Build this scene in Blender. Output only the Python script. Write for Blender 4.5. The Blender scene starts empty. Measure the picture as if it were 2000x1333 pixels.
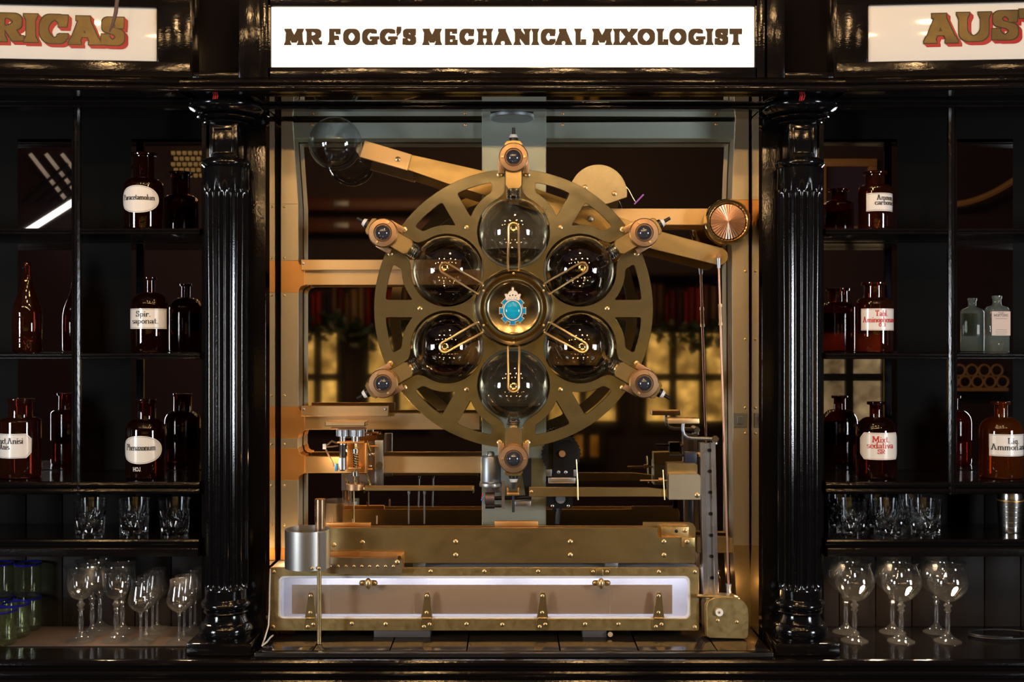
import bpy, bmesh, math, random
from mathutils import Vector, Matrix
random.seed(7)
C = bpy.context.scene.collection
SC = bpy.context.scene
PI = math.pi

# ------------------------------------------------------------------ camera
CZ = 1.65
FPX = 2175.0
cam_d = bpy.data.cameras.new('camera')
cam = bpy.data.objects.new('camera', cam_d); C.objects.link(cam)
cam.location = (0, -3.0, CZ); cam.rotation_euler = (PI/2, 0, 0)
cam_d.sensor_width = 36; cam_d.lens = 36*FPX/2000; cam_d.clip_start = 0.05
SC.camera = cam
# ------------------------------------------------------------------ world, exposure
w = bpy.data.worlds.new('world'); SC.world = w; w.use_nodes = True
w.node_tree.nodes['Background'].inputs[0].default_value = (0.5, 0.42, 0.38, 1)
w.node_tree.nodes['Background'].inputs[1].default_value = 0.02
SC.view_settings.view_transform = 'Standard'; SC.view_settings.look = 'None'
SC.view_settings.gamma = 1; SC.view_settings.use_curve_mapping = False
SC.view_settings.exposure = 0.0
cy = SC.cycles
cy.max_bounces = 14; cy.transparent_max_bounces = 24; cy.transmission_bounces = 10; cy.glossy_bounces = 6
cy.diffuse_bounces = 2; cy.caustics_reflective = False; cy.caustics_refractive = False
cy.sample_clamp_indirect = 6.0; cy.blur_glossy = 0.3
cy.use_denoising = True
# ------------------------------------------------------------------ lights: two soft boxes beside the camera, warm lamps
def area(name, loc, target, sx, sy, power, col):
    d = bpy.data.lights.new(name, 'AREA'); d.shape = 'RECTANGLE'; d.size = sx; d.size_y = sy
    d.energy = power; d.color = col
    o = bpy.data.objects.new(name, d); C.objects.link(o); o.location = loc
    o.rotation_euler = (Vector(target)-Vector(loc)).to_track_quat('-Z', 'Y').to_euler()
    return o
def point(name, loc, power, col, r=0.02):
    d = bpy.data.lights.new(name, 'POINT'); d.energy = power; d.color = col; d.shadow_soft_size = r
    o = bpy.data.objects.new(name, d); C.objects.link(o); o.location = loc
    return o
def spot(name, loc, target, power, col, ang=70, r=0.02, blend=0.5):
    d = bpy.data.lights.new(name, 'SPOT'); d.energy = power; d.color = col; d.shadow_soft_size = r
    d.spot_size = math.radians(ang); d.spot_blend = blend
    o = bpy.data.objects.new(name, d); C.objects.link(o); o.location = loc
    o.rotation_euler = (Vector(target)-Vector(loc)).to_track_quat('-Z', 'Y').to_euler()
    return o
COOL = (0.90, 0.95, 1.0); WARM = (1.0, 0.58, 0.24)
area('softbox_lamp', (-3.15, -2.7, CZ-0.08), (0, 0, CZ), 0.6, 1.0, 66, COOL)
area('softbox_lamp', (3.15, -2.7, CZ-0.08), (0, 0, CZ), 0.6, 1.0, 66, COOL)
# warm lamps low in the niche and under the tumbler shelves
LAMPS_NICHE = [((0.61, 0.03, CZ-0.70), 0.7), ((-0.60, 0.05, CZ-0.60), 0.4), ((-0.50, 0.03, CZ-0.33), 0.22)]
for p_, e_ in LAMPS_NICHE:
    point('niche_lamp', p_, e_, WARM, 0.012)
for x_ in (0.89, 1.02, 1.15):
    spot('shelf_lamp', (x_, 0.04, CZ-0.605), (x_, 0.02, 0), 3.2, (1, 0.70, 0.42), 130, 0.016)
for x_ in (-1.12, -0.90):
    spot('shelf_lamp', (x_, -0.02, CZ-0.605), (x_, 0.03, 0), 3.0, (1, 0.70, 0.42), 130, 0.016)
# unseen lamps added on the counter to warm the mouldings and brass
ADDED_BARL = [(-1.15, -0.85, CZ-0.72), (1.06, -0.85, CZ-0.78), (-0.35, -0.9, CZ-0.80), (0.35, -0.9, CZ-0.80)]
for p_ in ADDED_BARL: point('added_bar_lamp', p_, 7 if abs(p_[0]) < 0.5 else 5, (1.0, 0.66, 0.36), 0.03)
# hanging bulbs over the bar (the bulbs themselves are built further down)
BULBS = [(-2.34, -3.0), (-1.72, -3.0), (-0.92, -3.0), (-0.31, -3.0), (0.32, -3.0), (0.92, -3.0), (1.79, -3.0),
         (-1.0, -1.75), (-0.42, -1.85), (0.36, -1.8), (0.98, -1.75), (0.12, -0.95)]

# ------------------------------------------------------------------ pixel helpers (reference frame 2000 x 1333)
def PX(px, Y): return (px-1000)*(Y+3)/FPX
def PZ(py, Y): return CZ-(py-666.5)*(Y+3)/FPX
def PT(px, py, Y): return Vector((PX(px, Y), Y, PZ(py, Y)))
def SL(n, Y): return n*(Y+3)/FPX

# ------------------------------------------------------------------ materials
MATS = {}
def mat(name, base, metallic=0.0, rough=0.4, bump=0.0, bscale=80.0, stretch=(1, 1, 1), rvar=0.0, cvar=0.0, spec=0.5, coat=0.0, emit=None, estr=0.0, vscale=6.0, cdark=0.5, bdist=0.0015):
    m = bpy.data.materials.new(name); m.use_nodes = True
    nt = m.node_tree; b = nt.nodes['Principled BSDF']
    b.inputs['Base Color'].default_value = (*base, 1); b.inputs['Metallic'].default_value = metallic
    b.inputs['Roughness'].default_value = rough
    b.inputs['Specular IOR Level'].default_value = spec
    b.inputs['Coat Weight'].default_value = coat
    if emit:
        b.inputs['Emission Color'].default_value = (*emit, 1); b.inputs['Emission Strength'].default_value = estr
    if bump or rvar or cvar:
        tc = nt.nodes.new('ShaderNodeTexCoord'); mp = nt.nodes.new('ShaderNodeMapping')
        mp.inputs['Scale'].default_value = stretch
        geo = nt.nodes.new('ShaderNodeNewGeometry')
        nt.links.new(geo.outputs['Position'], mp.inputs['Vector'])
    if bump:
        n = nt.nodes.new('ShaderNodeTexNoise'); n.inputs['Scale'].default_value = bscale; n.inputs['Detail'].default_value = 3
        nt.links.new(mp.outputs[0], n.inputs['Vector'])
        bp = nt.nodes.new('ShaderNodeBump'); bp.inputs['Strength'].default_value = bump; bp.inputs['Distance'].default_value = bdist
        nt.links.new(n.outputs['Fac'], bp.inputs['Height']); nt.links.new(bp.outputs[0], b.inputs['Normal'])
    if rvar or cvar:
        n2 = nt.nodes.new('ShaderNodeTexNoise'); n2.inputs['Scale'].default_value = vscale; n2.inputs['Detail'].default_value = 6
        n2.inputs['Roughness'].default_value = 0.65
        nt.links.new(mp.outputs[0], n2.inputs['Vector'])
        if rvar:
            mr = nt.nodes.new('ShaderNodeMapRange'); mr.inputs[1].default_value = 0.3; mr.inputs[2].default_value = 0.7
            mr.inputs[3].default_value = max(0.02, rough-rvar); mr.inputs[4].default_value = min(1, rough+rvar)
            nt.links.new(n2.outputs['Fac'], mr.inputs[0]); nt.links.new(mr.outputs[0], b.inputs['Roughness'])
        if cvar:
            mx = nt.nodes.new('ShaderNodeMix'); mx.data_type = 'RGBA'
            mr2 = nt.nodes.new('ShaderNodeMapRange'); mr2.inputs[1].default_value = 0.38; mr2.inputs[2].default_value = 0.66
            mr2.inputs[3].default_value = 0; mr2.inputs[4].default_value = cvar
            nt.links.new(n2.outputs['Fac'], mr2.inputs[0]); nt.links.new(mr2.outputs[0], mx.inputs['Factor'])
            mx.inputs['A'].default_value = (*base, 1); mx.inputs['B'].default_value = (*[c*cdark for c in base], 1)
            nt.links.new(mx.outputs['Result'], b.inputs['Base Color'])
    MATS[name] = m
    return m
def thin_glass(name, tint, ior=1.5, rough=0.0, edge=None, haze=0.0, hcol=None):
    """a blown-glass wall: clear or tinted, mirror-like towards its edges"""
    m = bpy.data.materials.new(name); m.use_nodes = True; nt = m.node_tree
    for n in list(nt.nodes): nt.nodes.remove(n)
    out = nt.nodes.new('ShaderNodeOutputMaterial'); mix = nt.nodes.new('ShaderNodeMixShader')
    tr = nt.nodes.new('ShaderNodeBsdfTransparent'); gl = nt.nodes.new('ShaderNodeBsdfGlossy')
    gl.inputs['Roughness'].default_value = rough; gl.inputs['Color'].default_value = (1, 1, 1, 1)
    fr = nt.nodes.new('ShaderNodeFresnel'); fr.inputs['IOR'].default_value = ior
    # the same reflectance seen from inside and outside the wall
    geo = nt.nodes.new('ShaderNodeNewGeometry'); mth = nt.nodes.new('ShaderNodeMath'); mth.operation = 'MULTIPLY_ADD'
    mth.inputs[1].default_value = (1/ior-ior); mth.inputs[2].default_value = ior
    nt.links.new(geo.outputs['Backfacing'], mth.inputs[0]); nt.links.new(mth.outputs[0], fr.inputs['IOR'])
    lw = nt.nodes.new('ShaderNodeLayerWeight'); lw.inputs['Blend'].default_value = 0.35
    mc = nt.nodes.new('ShaderNodeMix'); mc.data_type = 'RGBA'
    mc.inputs['A'].default_value = (*tint, 1); mc.inputs['B'].default_value = (*(edge or [c*0.6 for c in tint]), 1)
    nt.links.new(lw.outputs['Facing'], mc.inputs['Factor']); nt.links.new(mc.outputs['Result'], tr.inputs['Color'])
    lf = nt.nodes.new('ShaderNodeMath'); lf.operation = 'MINIMUM'; lf.inputs[1].default_value = 0.9
    nt.links.new(fr.outputs[0], lf.inputs[0]); nt.links.new(lf.outputs[0], mix.inputs[0])
    nt.links.new(tr.outputs[0], mix.inputs[1]); nt.links.new(gl.outputs[0], mix.inputs[2])
    if haze:
        df = nt.nodes.new('ShaderNodeBsdfDiffuse'); df.inputs['Color'].default_value = (*hcol, 1)
        tl = nt.nodes.new('ShaderNodeBsdfTranslucent'); tl.inputs['Color'].default_value = (*hcol, 1)
        m1 = nt.nodes.new('ShaderNodeMixShader'); m1.inputs[0].default_value = 0.5
        nt.links.new(df.outputs[0], m1.inputs[1]); nt.links.new(tl.outputs[0], m1.inputs[2])
        m2 = nt.nodes.new('ShaderNodeMixShader'); m2.inputs[0].default_value = haze
        nt.links.new(mix.outputs[0], m2.inputs[1]); nt.links.new(m1.outputs[0], m2.inputs[2]); mix = m2
    nt.links.new(mix.outputs[0], out.inputs[0])
    MATS[name] = m
    return m
LACQ = mat('black_lacquer', (0.005, 0.004, 0.004), 0, 0.11, bump=0.2, bscale=260, stretch=(0.3, 1, 1), rvar=0.05, vscale=20, spec=0.35)
LACQV = mat('black_lacquer_upright', (0.005, 0.004, 0.004), 0, 0.13, bump=0.2, bscale=260, stretch=(1, 1, 0.3), rvar=0.05, vscale=20, spec=0.3)
GLOSS = mat('black_gloss_paint', (0.004, 0.004, 0.005), 0, 0.10, bump=0.10, bscale=320, rvar=0.03, vscale=30)
BACKU = mat('black_stained_boards', (0.0035, 0.003, 0.0025), 0, 0.5, spec=0.03)
PANELL = mat('panel_gloss_black', (0.004, 0.003, 0.003), 0, 0.05, spec=0.35)
BACKB = mat('dark_stained_boards', (0.012, 0.008, 0.006), 0, 0.5, bump=0.1, bscale=90, stretch=(1, 1, 0.2), spec=0.12)
BRASSW = mat('aged_brass', (0.60, 0.56, 0.37), 1, 0.25, rvar=0.05, cvar=0.6, vscale=2.2, cdark=0.55, bump=0.9, bscale=4.5, bdist=0.006)
FLATB = mat('dull_flat_brass', (0.62, 0.55, 0.36), 1, 0.36, rvar=0.05, cvar=0.5, vscale=14, cdark=0.6)
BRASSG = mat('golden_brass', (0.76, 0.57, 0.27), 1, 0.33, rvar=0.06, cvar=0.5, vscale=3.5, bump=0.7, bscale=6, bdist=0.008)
BRASSP = mat('pitted_brass', (0.84, 0.63, 0.28), 1, 0.40, rvar=0.1, cvar=0.6, vscale=45, cdark=0.45)
BRASSH = mat('polished_brass', (0.85, 0.66, 0.32), 1, 0.16, rvar=0.04)
CHAMP = mat('champagne_metal', (0.60, 0.53, 0.38), 1, 0.46, rvar=0.06, cvar=0.2, vscale=3, bump=0.02, bscale=400, stretch=(1, 1, 0.05))
PALEM = mat('pale_green_metal', (0.50, 0.58, 0.52), 1, 0.48, rvar=0.04, bump=0.02, bscale=400, stretch=(0.05, 1, 1))
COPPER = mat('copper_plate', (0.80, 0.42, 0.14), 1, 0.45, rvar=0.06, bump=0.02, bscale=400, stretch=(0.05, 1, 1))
WARMB = mat('warm_brushed_brass', (0.82, 0.58, 0.30), 1, 0.42, rvar=0.06, bump=0.02, bscale=400, stretch=(0.05, 1, 1))
BRONZE = mat('bronze_casting', (0.52, 0.33, 0.19), 1, 0.46, rvar=0.08, cvar=0.3, vscale=30)
SCREWB = mat('brass_screw', (0.70, 0.52, 0.27), 1, 0.36)
WIRE = mat('brass_wire', (0.92, 0.64, 0.32), 1, 0.38)
BRUSHS = mat('brushed_steel', (0.66, 0.65, 0.62), 1, 0.36, bump=0.05, bscale=500, stretch=(0.03, 0.03, 1))
STEEL = mat('polished_steel', (0.62, 0.61, 0.58), 1, 0.2, rvar=0.03)
SATIN = mat('satin_steel', (0.45, 0.47, 0.50), 1, 0.38, rvar=0.05)
ZINC = mat('zinc_grey_metal', (0.33, 0.37, 0.42), 1, 0.42, rvar=0.08)
DARKM = mat('blackened_metal', (0.02, 0.02, 0.022), 0.6, 0.35)
BLACKP = mat('black_plastic', (0.01, 0.01, 0.011), 0, 0.38)
WHITEP = mat('white_plastic', (0.85, 0.85, 0.84), 0, 0.4)
BLUEP = mat('blue_plastic', (0.05, 0.25, 0.6), 0, 0.4)
REDP = mat('red_thread', (0.7, 0.03, 0.03), 0, 0.7)
MIRROR = mat('aged_mirror', (0.78, 0.74, 0.72), 1, 0.015)
SMIRROR = mat('dark_mirror', (0.50, 0.46, 0.42), 1, 0.03)
SMOKE = thin_glass('smoked_flask_glass', (0.64, 0.61, 0.60), 1.9, edge=(0.55, 0.52, 0.50))
CLEAR = thin_glass('clear_blown_glass', (0.97, 0.97, 0.97), 1.7, edge=(0.82, 0.84, 0.85), haze=0.005, hcol=(0.95, 0.93, 0.9))
STEMG = thin_glass('clear_stem_glass', (0.93, 0.93, 0.93), 1.8, edge=(0.7, 0.72, 0.73), haze=0.035, hcol=(0.95, 0.93, 0.9))
AMBER = thin_glass('amber_bottle_glass', (0.55, 0.15, 0.02), 1.55, edge=(0.16, 0.02, 0.004), haze=0.10, hcol=(0.55, 0.14, 0.02))
DAMBER = thin_glass('dark_amber_glass', (0.26, 0.06, 0.015), 1.55, edge=(0.05, 0.008, 0.003), haze=0.03, hcol=(0.3, 0.06, 0.01))
PINKG = thin_glass('purple_brown_glass', (0.45, 0.15, 0.09), 1.6, edge=(0.10, 0.02, 0.015), haze=0.05, hcol=(0.4, 0.10, 0.04))
AQUA = thin_glass('aqua_bottle_glass', (0.80, 0.90, 0.84), 1.6, edge=(0.35, 0.5, 0.44), haze=0.14, hcol=(0.8, 0.9, 0.85))
GREENT = thin_glass('greenish_tumbler_glass', (0.90, 0.93, 0.84), 1.6, edge=(0.62, 0.66, 0.5), haze=0.015, hcol=(0.8, 0.85, 0.6))
COBALT = mat('cobalt_glass_rim', (0.01, 0.01, 0.16), 0, 0.08)
def solid_glass(name, col=(1, 1, 1), ior=1.5, rough=0.0):
    m = bpy.data.materials.new(name); m.use_nodes = True; b = m.node_tree.nodes['Principled BSDF']
    b.inputs['Base Color'].default_value = (*col, 1); b.inputs['Roughness'].default_value = rough
    b.inputs['Transmission Weight'].default_value = 1; b.inputs['IOR'].default_value = ior
    MATS[name] = m; return m
CRYST = solid_glass('cut_crystal', (0.97, 0.99, 1.0), 1.52)
LENSG = mat('dark_lens_glass', (0.035, 0.04, 0.055), 0, 0.02, spec=0.9)
PERSPEX = mat('frosted_white_plastic', (0.86, 0.86, 0.9), 0, 0.3)
IVORY = mat('ivory_label_paper', (0.80, 0.76, 0.68), 0, 0.25, coat=0.3)
WHITEL = mat('white_enamel_label', (0.82, 0.79, 0.75), 0, 0.2, coat=0.3)
PINKL = mat('aged_pink_paper', (0.62, 0.50, 0.44), 0, 0.6)
INK = mat('black_ink', (0.01, 0.01, 0.01), 0, 0.4)
REDINK = mat('red_ink', (0.55, 0.03, 0.03), 0, 0.4)
OPAL = mat('opal_sign_glass', (0.66, 0.67, 0.66), 0, 0.08, spec=0.4)
GOLDLEAF = mat('gold_leaf', (0.15, 0.11, 0.045), 0.7, 0.36, rvar=0.08, cvar=0.5, vscale=18)
SIGNRED = mat('sign_red_paint', (0.30, 0.004, 0.012), 0, 0.3)
SIGNBLK = mat('sign_black_paint', (0.01, 0.008, 0.006), 0, 0.3)
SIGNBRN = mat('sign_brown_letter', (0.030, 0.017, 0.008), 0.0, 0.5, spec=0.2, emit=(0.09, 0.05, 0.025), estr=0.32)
LITSIGN = mat('lit_sign_panel', (0.9, 0.86, 0.75), 0, 0.3, emit=(1.0, 0.93, 0.76), estr=1.25)
CREAM = mat('cream_enamel', (0.86, 0.78, 0.68), 0, 0.3)
BLUEE = mat('blue_enamel', (0.01, 0.30, 0.62), 0, 0.12, cvar=0.4, vscale=60)
CYANE = mat('turquoise_enamel', (0.01, 0.42, 0.72), 0, 0.08, cvar=0.35, vscale=80)
RUBBER = mat('brown_rubber_mat', (0.045, 0.028, 0.02), 0, 0.75)
STONE = mat('dark_polished_stone', (0.018, 0.016, 0.015), 0, 0.14, rvar=0.05)
LIQR = mat('dark_red_liquor', (0.03, 0.002, 0.003), 0, 0.03)
LIQB = mat('dark_brown_liquor', (0.012, 0.006, 0.003), 0, 0.03)
LIQC = thin_glass('pale_spirit', (0.62, 0.58, 0.52), 1.35)
STRAPM = mat('brown_strap', (0.10, 0.06, 0.055), 0, 0.7)
LEATHER = mat('dark_red_board', (0.05, 0.012, 0.01), 0, 0.5)

# ------------------------------------------------------------------ mesh building
class MB:
    def __init__(s): s.bm = bmesh.new()
    def merge(s, b2, M=None):
        if M is not None: bmesh.ops.transform(b2, matrix=M, verts=b2.verts)
        me = bpy.data.meshes.new('tmp'); b2.to_mesh(me); b2.free(); s.bm.from_mesh(me); bpy.data.meshes.remove(me)
        return s
    def box(s, x0, x1, y0, y1, z0, z1, bev=0.0, M=None):
        b = bmesh.new(); bmesh.ops.create_cube(b, size=1)
        for v in b.verts:
            v.co = Vector(((x0+x1)/2+v.co.x*(x1-x0), (y0+y1)/2+v.co.y*(y1-y0), (z0+z1)/2+v.co.z*(z1-z0)))
        bmesh.ops.recalc_face_normals(b, faces=b.faces)
        if bev > 0:
            bev = min(bev, 0.45*min(abs(x1-x0), abs(y1-y0), abs(z1-z0)))
            bmesh.ops.bevel(b, geom=list(b.edges), offset=bev, segments=2, profile=0.5, affect='EDGES')
        return s.merge(b, M)
    def pbox(s, px0, py0, px1, py1, Y, t, bev=0.0015):
        """a slab whose front face at depth Y covers that pixel rectangle"""
        return s.box(PX(px0, Y), PX(px1, Y), Y, Y+t, PZ(py1, Y), PZ(py0, Y), bev)
    def lathe(s, prof, M=None, n=48, closed=False):
        """profile of (r, h) revolved round local z"""
        b = bmesh.new(); rows = []
        for r, h in prof:
            if r < 1e-6: rows.append([b.verts.new((0, 0, h))])
            else: rows.append([b.verts.new((r*math.cos(2*PI*k/n), r*math.sin(2*PI*k/n), h)) for k in range(n)])
        pairs = list(zip(rows[:-1], rows[1:]))
        if closed: pairs.append((rows[-1], rows[0]))
        for a, c in pairs:
            for k in range(n):
                k2 = (k+1) % n
                f = [a[k % len(a)], a[k2 % len(a)], c[k2 % len(c)], c[k % len(c)]]
                u = []
                for v in f:
                    if v not in u: u.append(v)
                if len(u) > 2:
                    try: b.faces.new(u)
                    except ValueError: pass
        bmesh.ops.recalc_face_normals(b, faces=b.faces)
        return s.merge(b, M)
    def cyl(s, p0, p1, r, r2=None, n=24, bev=0.0):
        p0 = Vector(p0); p1 = Vector(p1); L = (p1-p0).length; r2 = r if r2 is None else r2
        M = Matrix.Translation(p0) @ (p1-p0).to_track_quat('Z', 'Y').to_matrix().to_4x4()
        e = min(bev, r*0.4, L*0.4) if bev else 0
        prof = [(0, 0), (r-e, 0), (r, e), (r2, L-e), (r2-e, L), (0, L)] if e else [(0, 0), (r, 0), (r2, L), (0, L)]
        return s.lathe(prof, M, n)
    def sphere(s, c, r, n=24, sz=1.0):
        prof = [(r*math.sin(PI*i/(n//2)), -r*sz*math.cos(PI*i/(n//2))) for i in range(n//2+1)]
        return s.lathe([(max(0, a), h) for a, h in prof], Matrix.Translation(Vector(c)), n)
    def tube(s, pts, r, n=10, closed=False):
        pts = [Vector(p) for p in pts]; b = bmesh.new(); rings = []
        m = len(pts); prev = None
        for i, p in enumerate(pts):
            if closed: t = pts[(i+1) % m]-pts[i-1]
            else: t = pts[min(i+1, m-1)]-pts[max(i-1, 0)]
            t.normalize()
            if prev is None:
                a = t.orthogonal().normalized()
            else:
                a = (prev-t*prev.dot(t)).normalized()
            prev = a; c = t.cross(a)
            rr = r[i] if isinstance(r, (list, tuple)) else r
            rings.append([b.verts.new(p+(a*math.cos(2*PI*k/n)+c*math.sin(2*PI*k/n))*rr) for k in range(n)])
        rng = range(m) if closed else range(m-1)
        for i in rng:
            A = rings[i]; B = rings[(i+1) % m]
            for k in range(n): b.faces.new([A[k], A[(k+1) % n], B[(k+1) % n], B[k]])
        if not closed:
            b.faces.new(rings[0][::-1]); b.faces.new(rings[-1])
        bmesh.ops.recalc_face_normals(b, faces=b.faces)
        return s.merge(b)
    def plate(s, loops, Y, t, bev=0.0008, M=None):
        """flat plate in the X-Z plane with outline loops[0] and holes loops[1:], front face at Y"""
        cu = bpy.data.curves.new('tmp', 'CURVE'); cu.dimensions = '2D'; cu.fill_mode = 'BOTH'
        cu.extrude = max(1e-5, t/2-bev); cu.bevel_depth = bev; cu.bevel_resolution = 0
        for L in loops:
            sp = cu.splines.new('POLY'); sp.points.add(len(L)-1)
            for q, (x, z) in zip(sp.points, L): q.co = (x, z, 0, 1)
            sp.use_cyclic_u = True
        ob = bpy.data.objects.new('tmp', cu); C.objects.link(ob)
        dg = bpy.context.evaluated_depsgraph_get(); me = bpy.data.meshes.new_from_object(ob.evaluated_get(dg))
        b = bmesh.new(); b.from_mesh(me)
        bpy.data.objects.remove(ob); bpy.data.curves.remove(cu); bpy.data.meshes.remove(me)
        bmesh.ops.remove_doubles(b, verts=b.verts, dist=1e-6)
        R = Matrix.Translation((0, Y+t/2, 0)) @ Matrix.Rotation(PI/2, 4, 'X')
        return s.merge(b, (M or Matrix.Identity(4)) @ R)
    def pplate(s, px_loops, Y, t, bev=0.0008):
        return s.plate([[(PX(x, Y), PZ(y, Y)) for x, y in L] for L in px_loops], Y, t, bev)
    def polys(s, polys, fn):
        """flat polygons (2-D) carried onto a surface by fn(u, v) -> point"""
        for k, P in enumerate(polys):
            s.lift = getattr(s, 'lift', 0)+2e-6      # overlapping strokes lie one on another like coats of paint
            vs = [s.bm.verts.new(fn(u, v)-Vector((0, s.lift if len(P) else 0, 0))) for u, v in P]
            s.bm.faces.new(vs)
        return s
    def extrude_profile(s, prof, x0, x1, M=None):
        """profile of (y, z) swept from x0 to x1"""
        b = bmesh.new()
        A = [b.verts.new((x0, y, z)) for y, z in prof]; B = [b.verts.new((x1, y, z)) for y, z in prof]
        n = len(prof)
        for i in range(n): b.faces.new([A[i], A[(i+1) % n], B[(i+1) % n], B[i]])
        b.faces.new(A[::-1]); b.faces.new(B)
        bmesh.ops.recalc_face_normals(b, faces=b.faces)
        return s.merge(b, M)
ROOT = {}
def root_loc(o):
    while o.parent is not None: o = o.parent
    return o.location
def obj(name, mb, m, parent=None, smooth=35, label=None, M=None):
    me = bpy.data.meshes.new(name)
    if M is not None: bmesh.ops.transform(mb.bm, matrix=M, verts=mb.bm.verts)
    if parent is not None:
        bmesh.ops.translate(mb.bm, vec=-Vector(root_loc(parent)), verts=mb.bm.verts)
    mb.bm.to_mesh(me); mb.bm.free()
    me.materials.append(m)
    if smooth:
        for p in me.polygons: p.use_smooth = True
        me.set_sharp_from_angle(angle=math.radians(smooth))
    o = bpy.data.objects.new(name, me); C.objects.link(o)
    if parent is not None: o.parent = parent
    if label: o['label'] = label
    return o
def tag(o, label, cat, group=None, kind=None):
    if label: o['label'] = label
    if cat: o['category'] = cat
    if group: o['group'] = group
    if kind: o['kind'] = kind
    return o
def thing(name, label, cat, loc=(0, 0, 0), group=None):
    o = bpy.data.objects.new(name, None); C.objects.link(o); o.location = loc; o.empty_display_size = 0.05
    return tag(o, label, cat, group)
def struct(name, mb, m):
    o = obj(name, mb, m); o['kind'] = 'structure'; return o
def dup(root, loc, label=None, rotz=None):
    r = root.copy(); C.objects.link(r); r.location = loc
    if label: r['label'] = label
    if rotz is not None: r.rotation_euler = (0, 0, rotz)
    for ch in list(root.children):
        c = ch.copy(); C.objects.link(c); c.parent = r
        for g in list(ch.children):
            d = g.copy(); C.objects.link(d); d.parent = c
    return r
def screw(parent, px, py, Y, r=4.5, m=None, name='screw'):
    """slotted screw head facing the viewer"""
    mb = MB(); c = PT(px, py, Y); R = SL(r, Y)
    M = Matrix.Translation(c) @ Matrix.Rotation(PI/2, 4, 'X')
    mb.lathe([(R*1.02, -0.0002), (R, R*0.25), (R*0.6, R*0.5), (0, R*0.58)], M, 14)
    a = random.random()*PI
    mb.box(-R*0.75, R*0.75, -R*0.62, -R*0.45, -R*0.12, R*0.12, 0, Matrix.Translation(c) @ Matrix.Rotation(a, 4, 'Y'))
    return obj(name, mb, m or SCREWB, parent)

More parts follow.
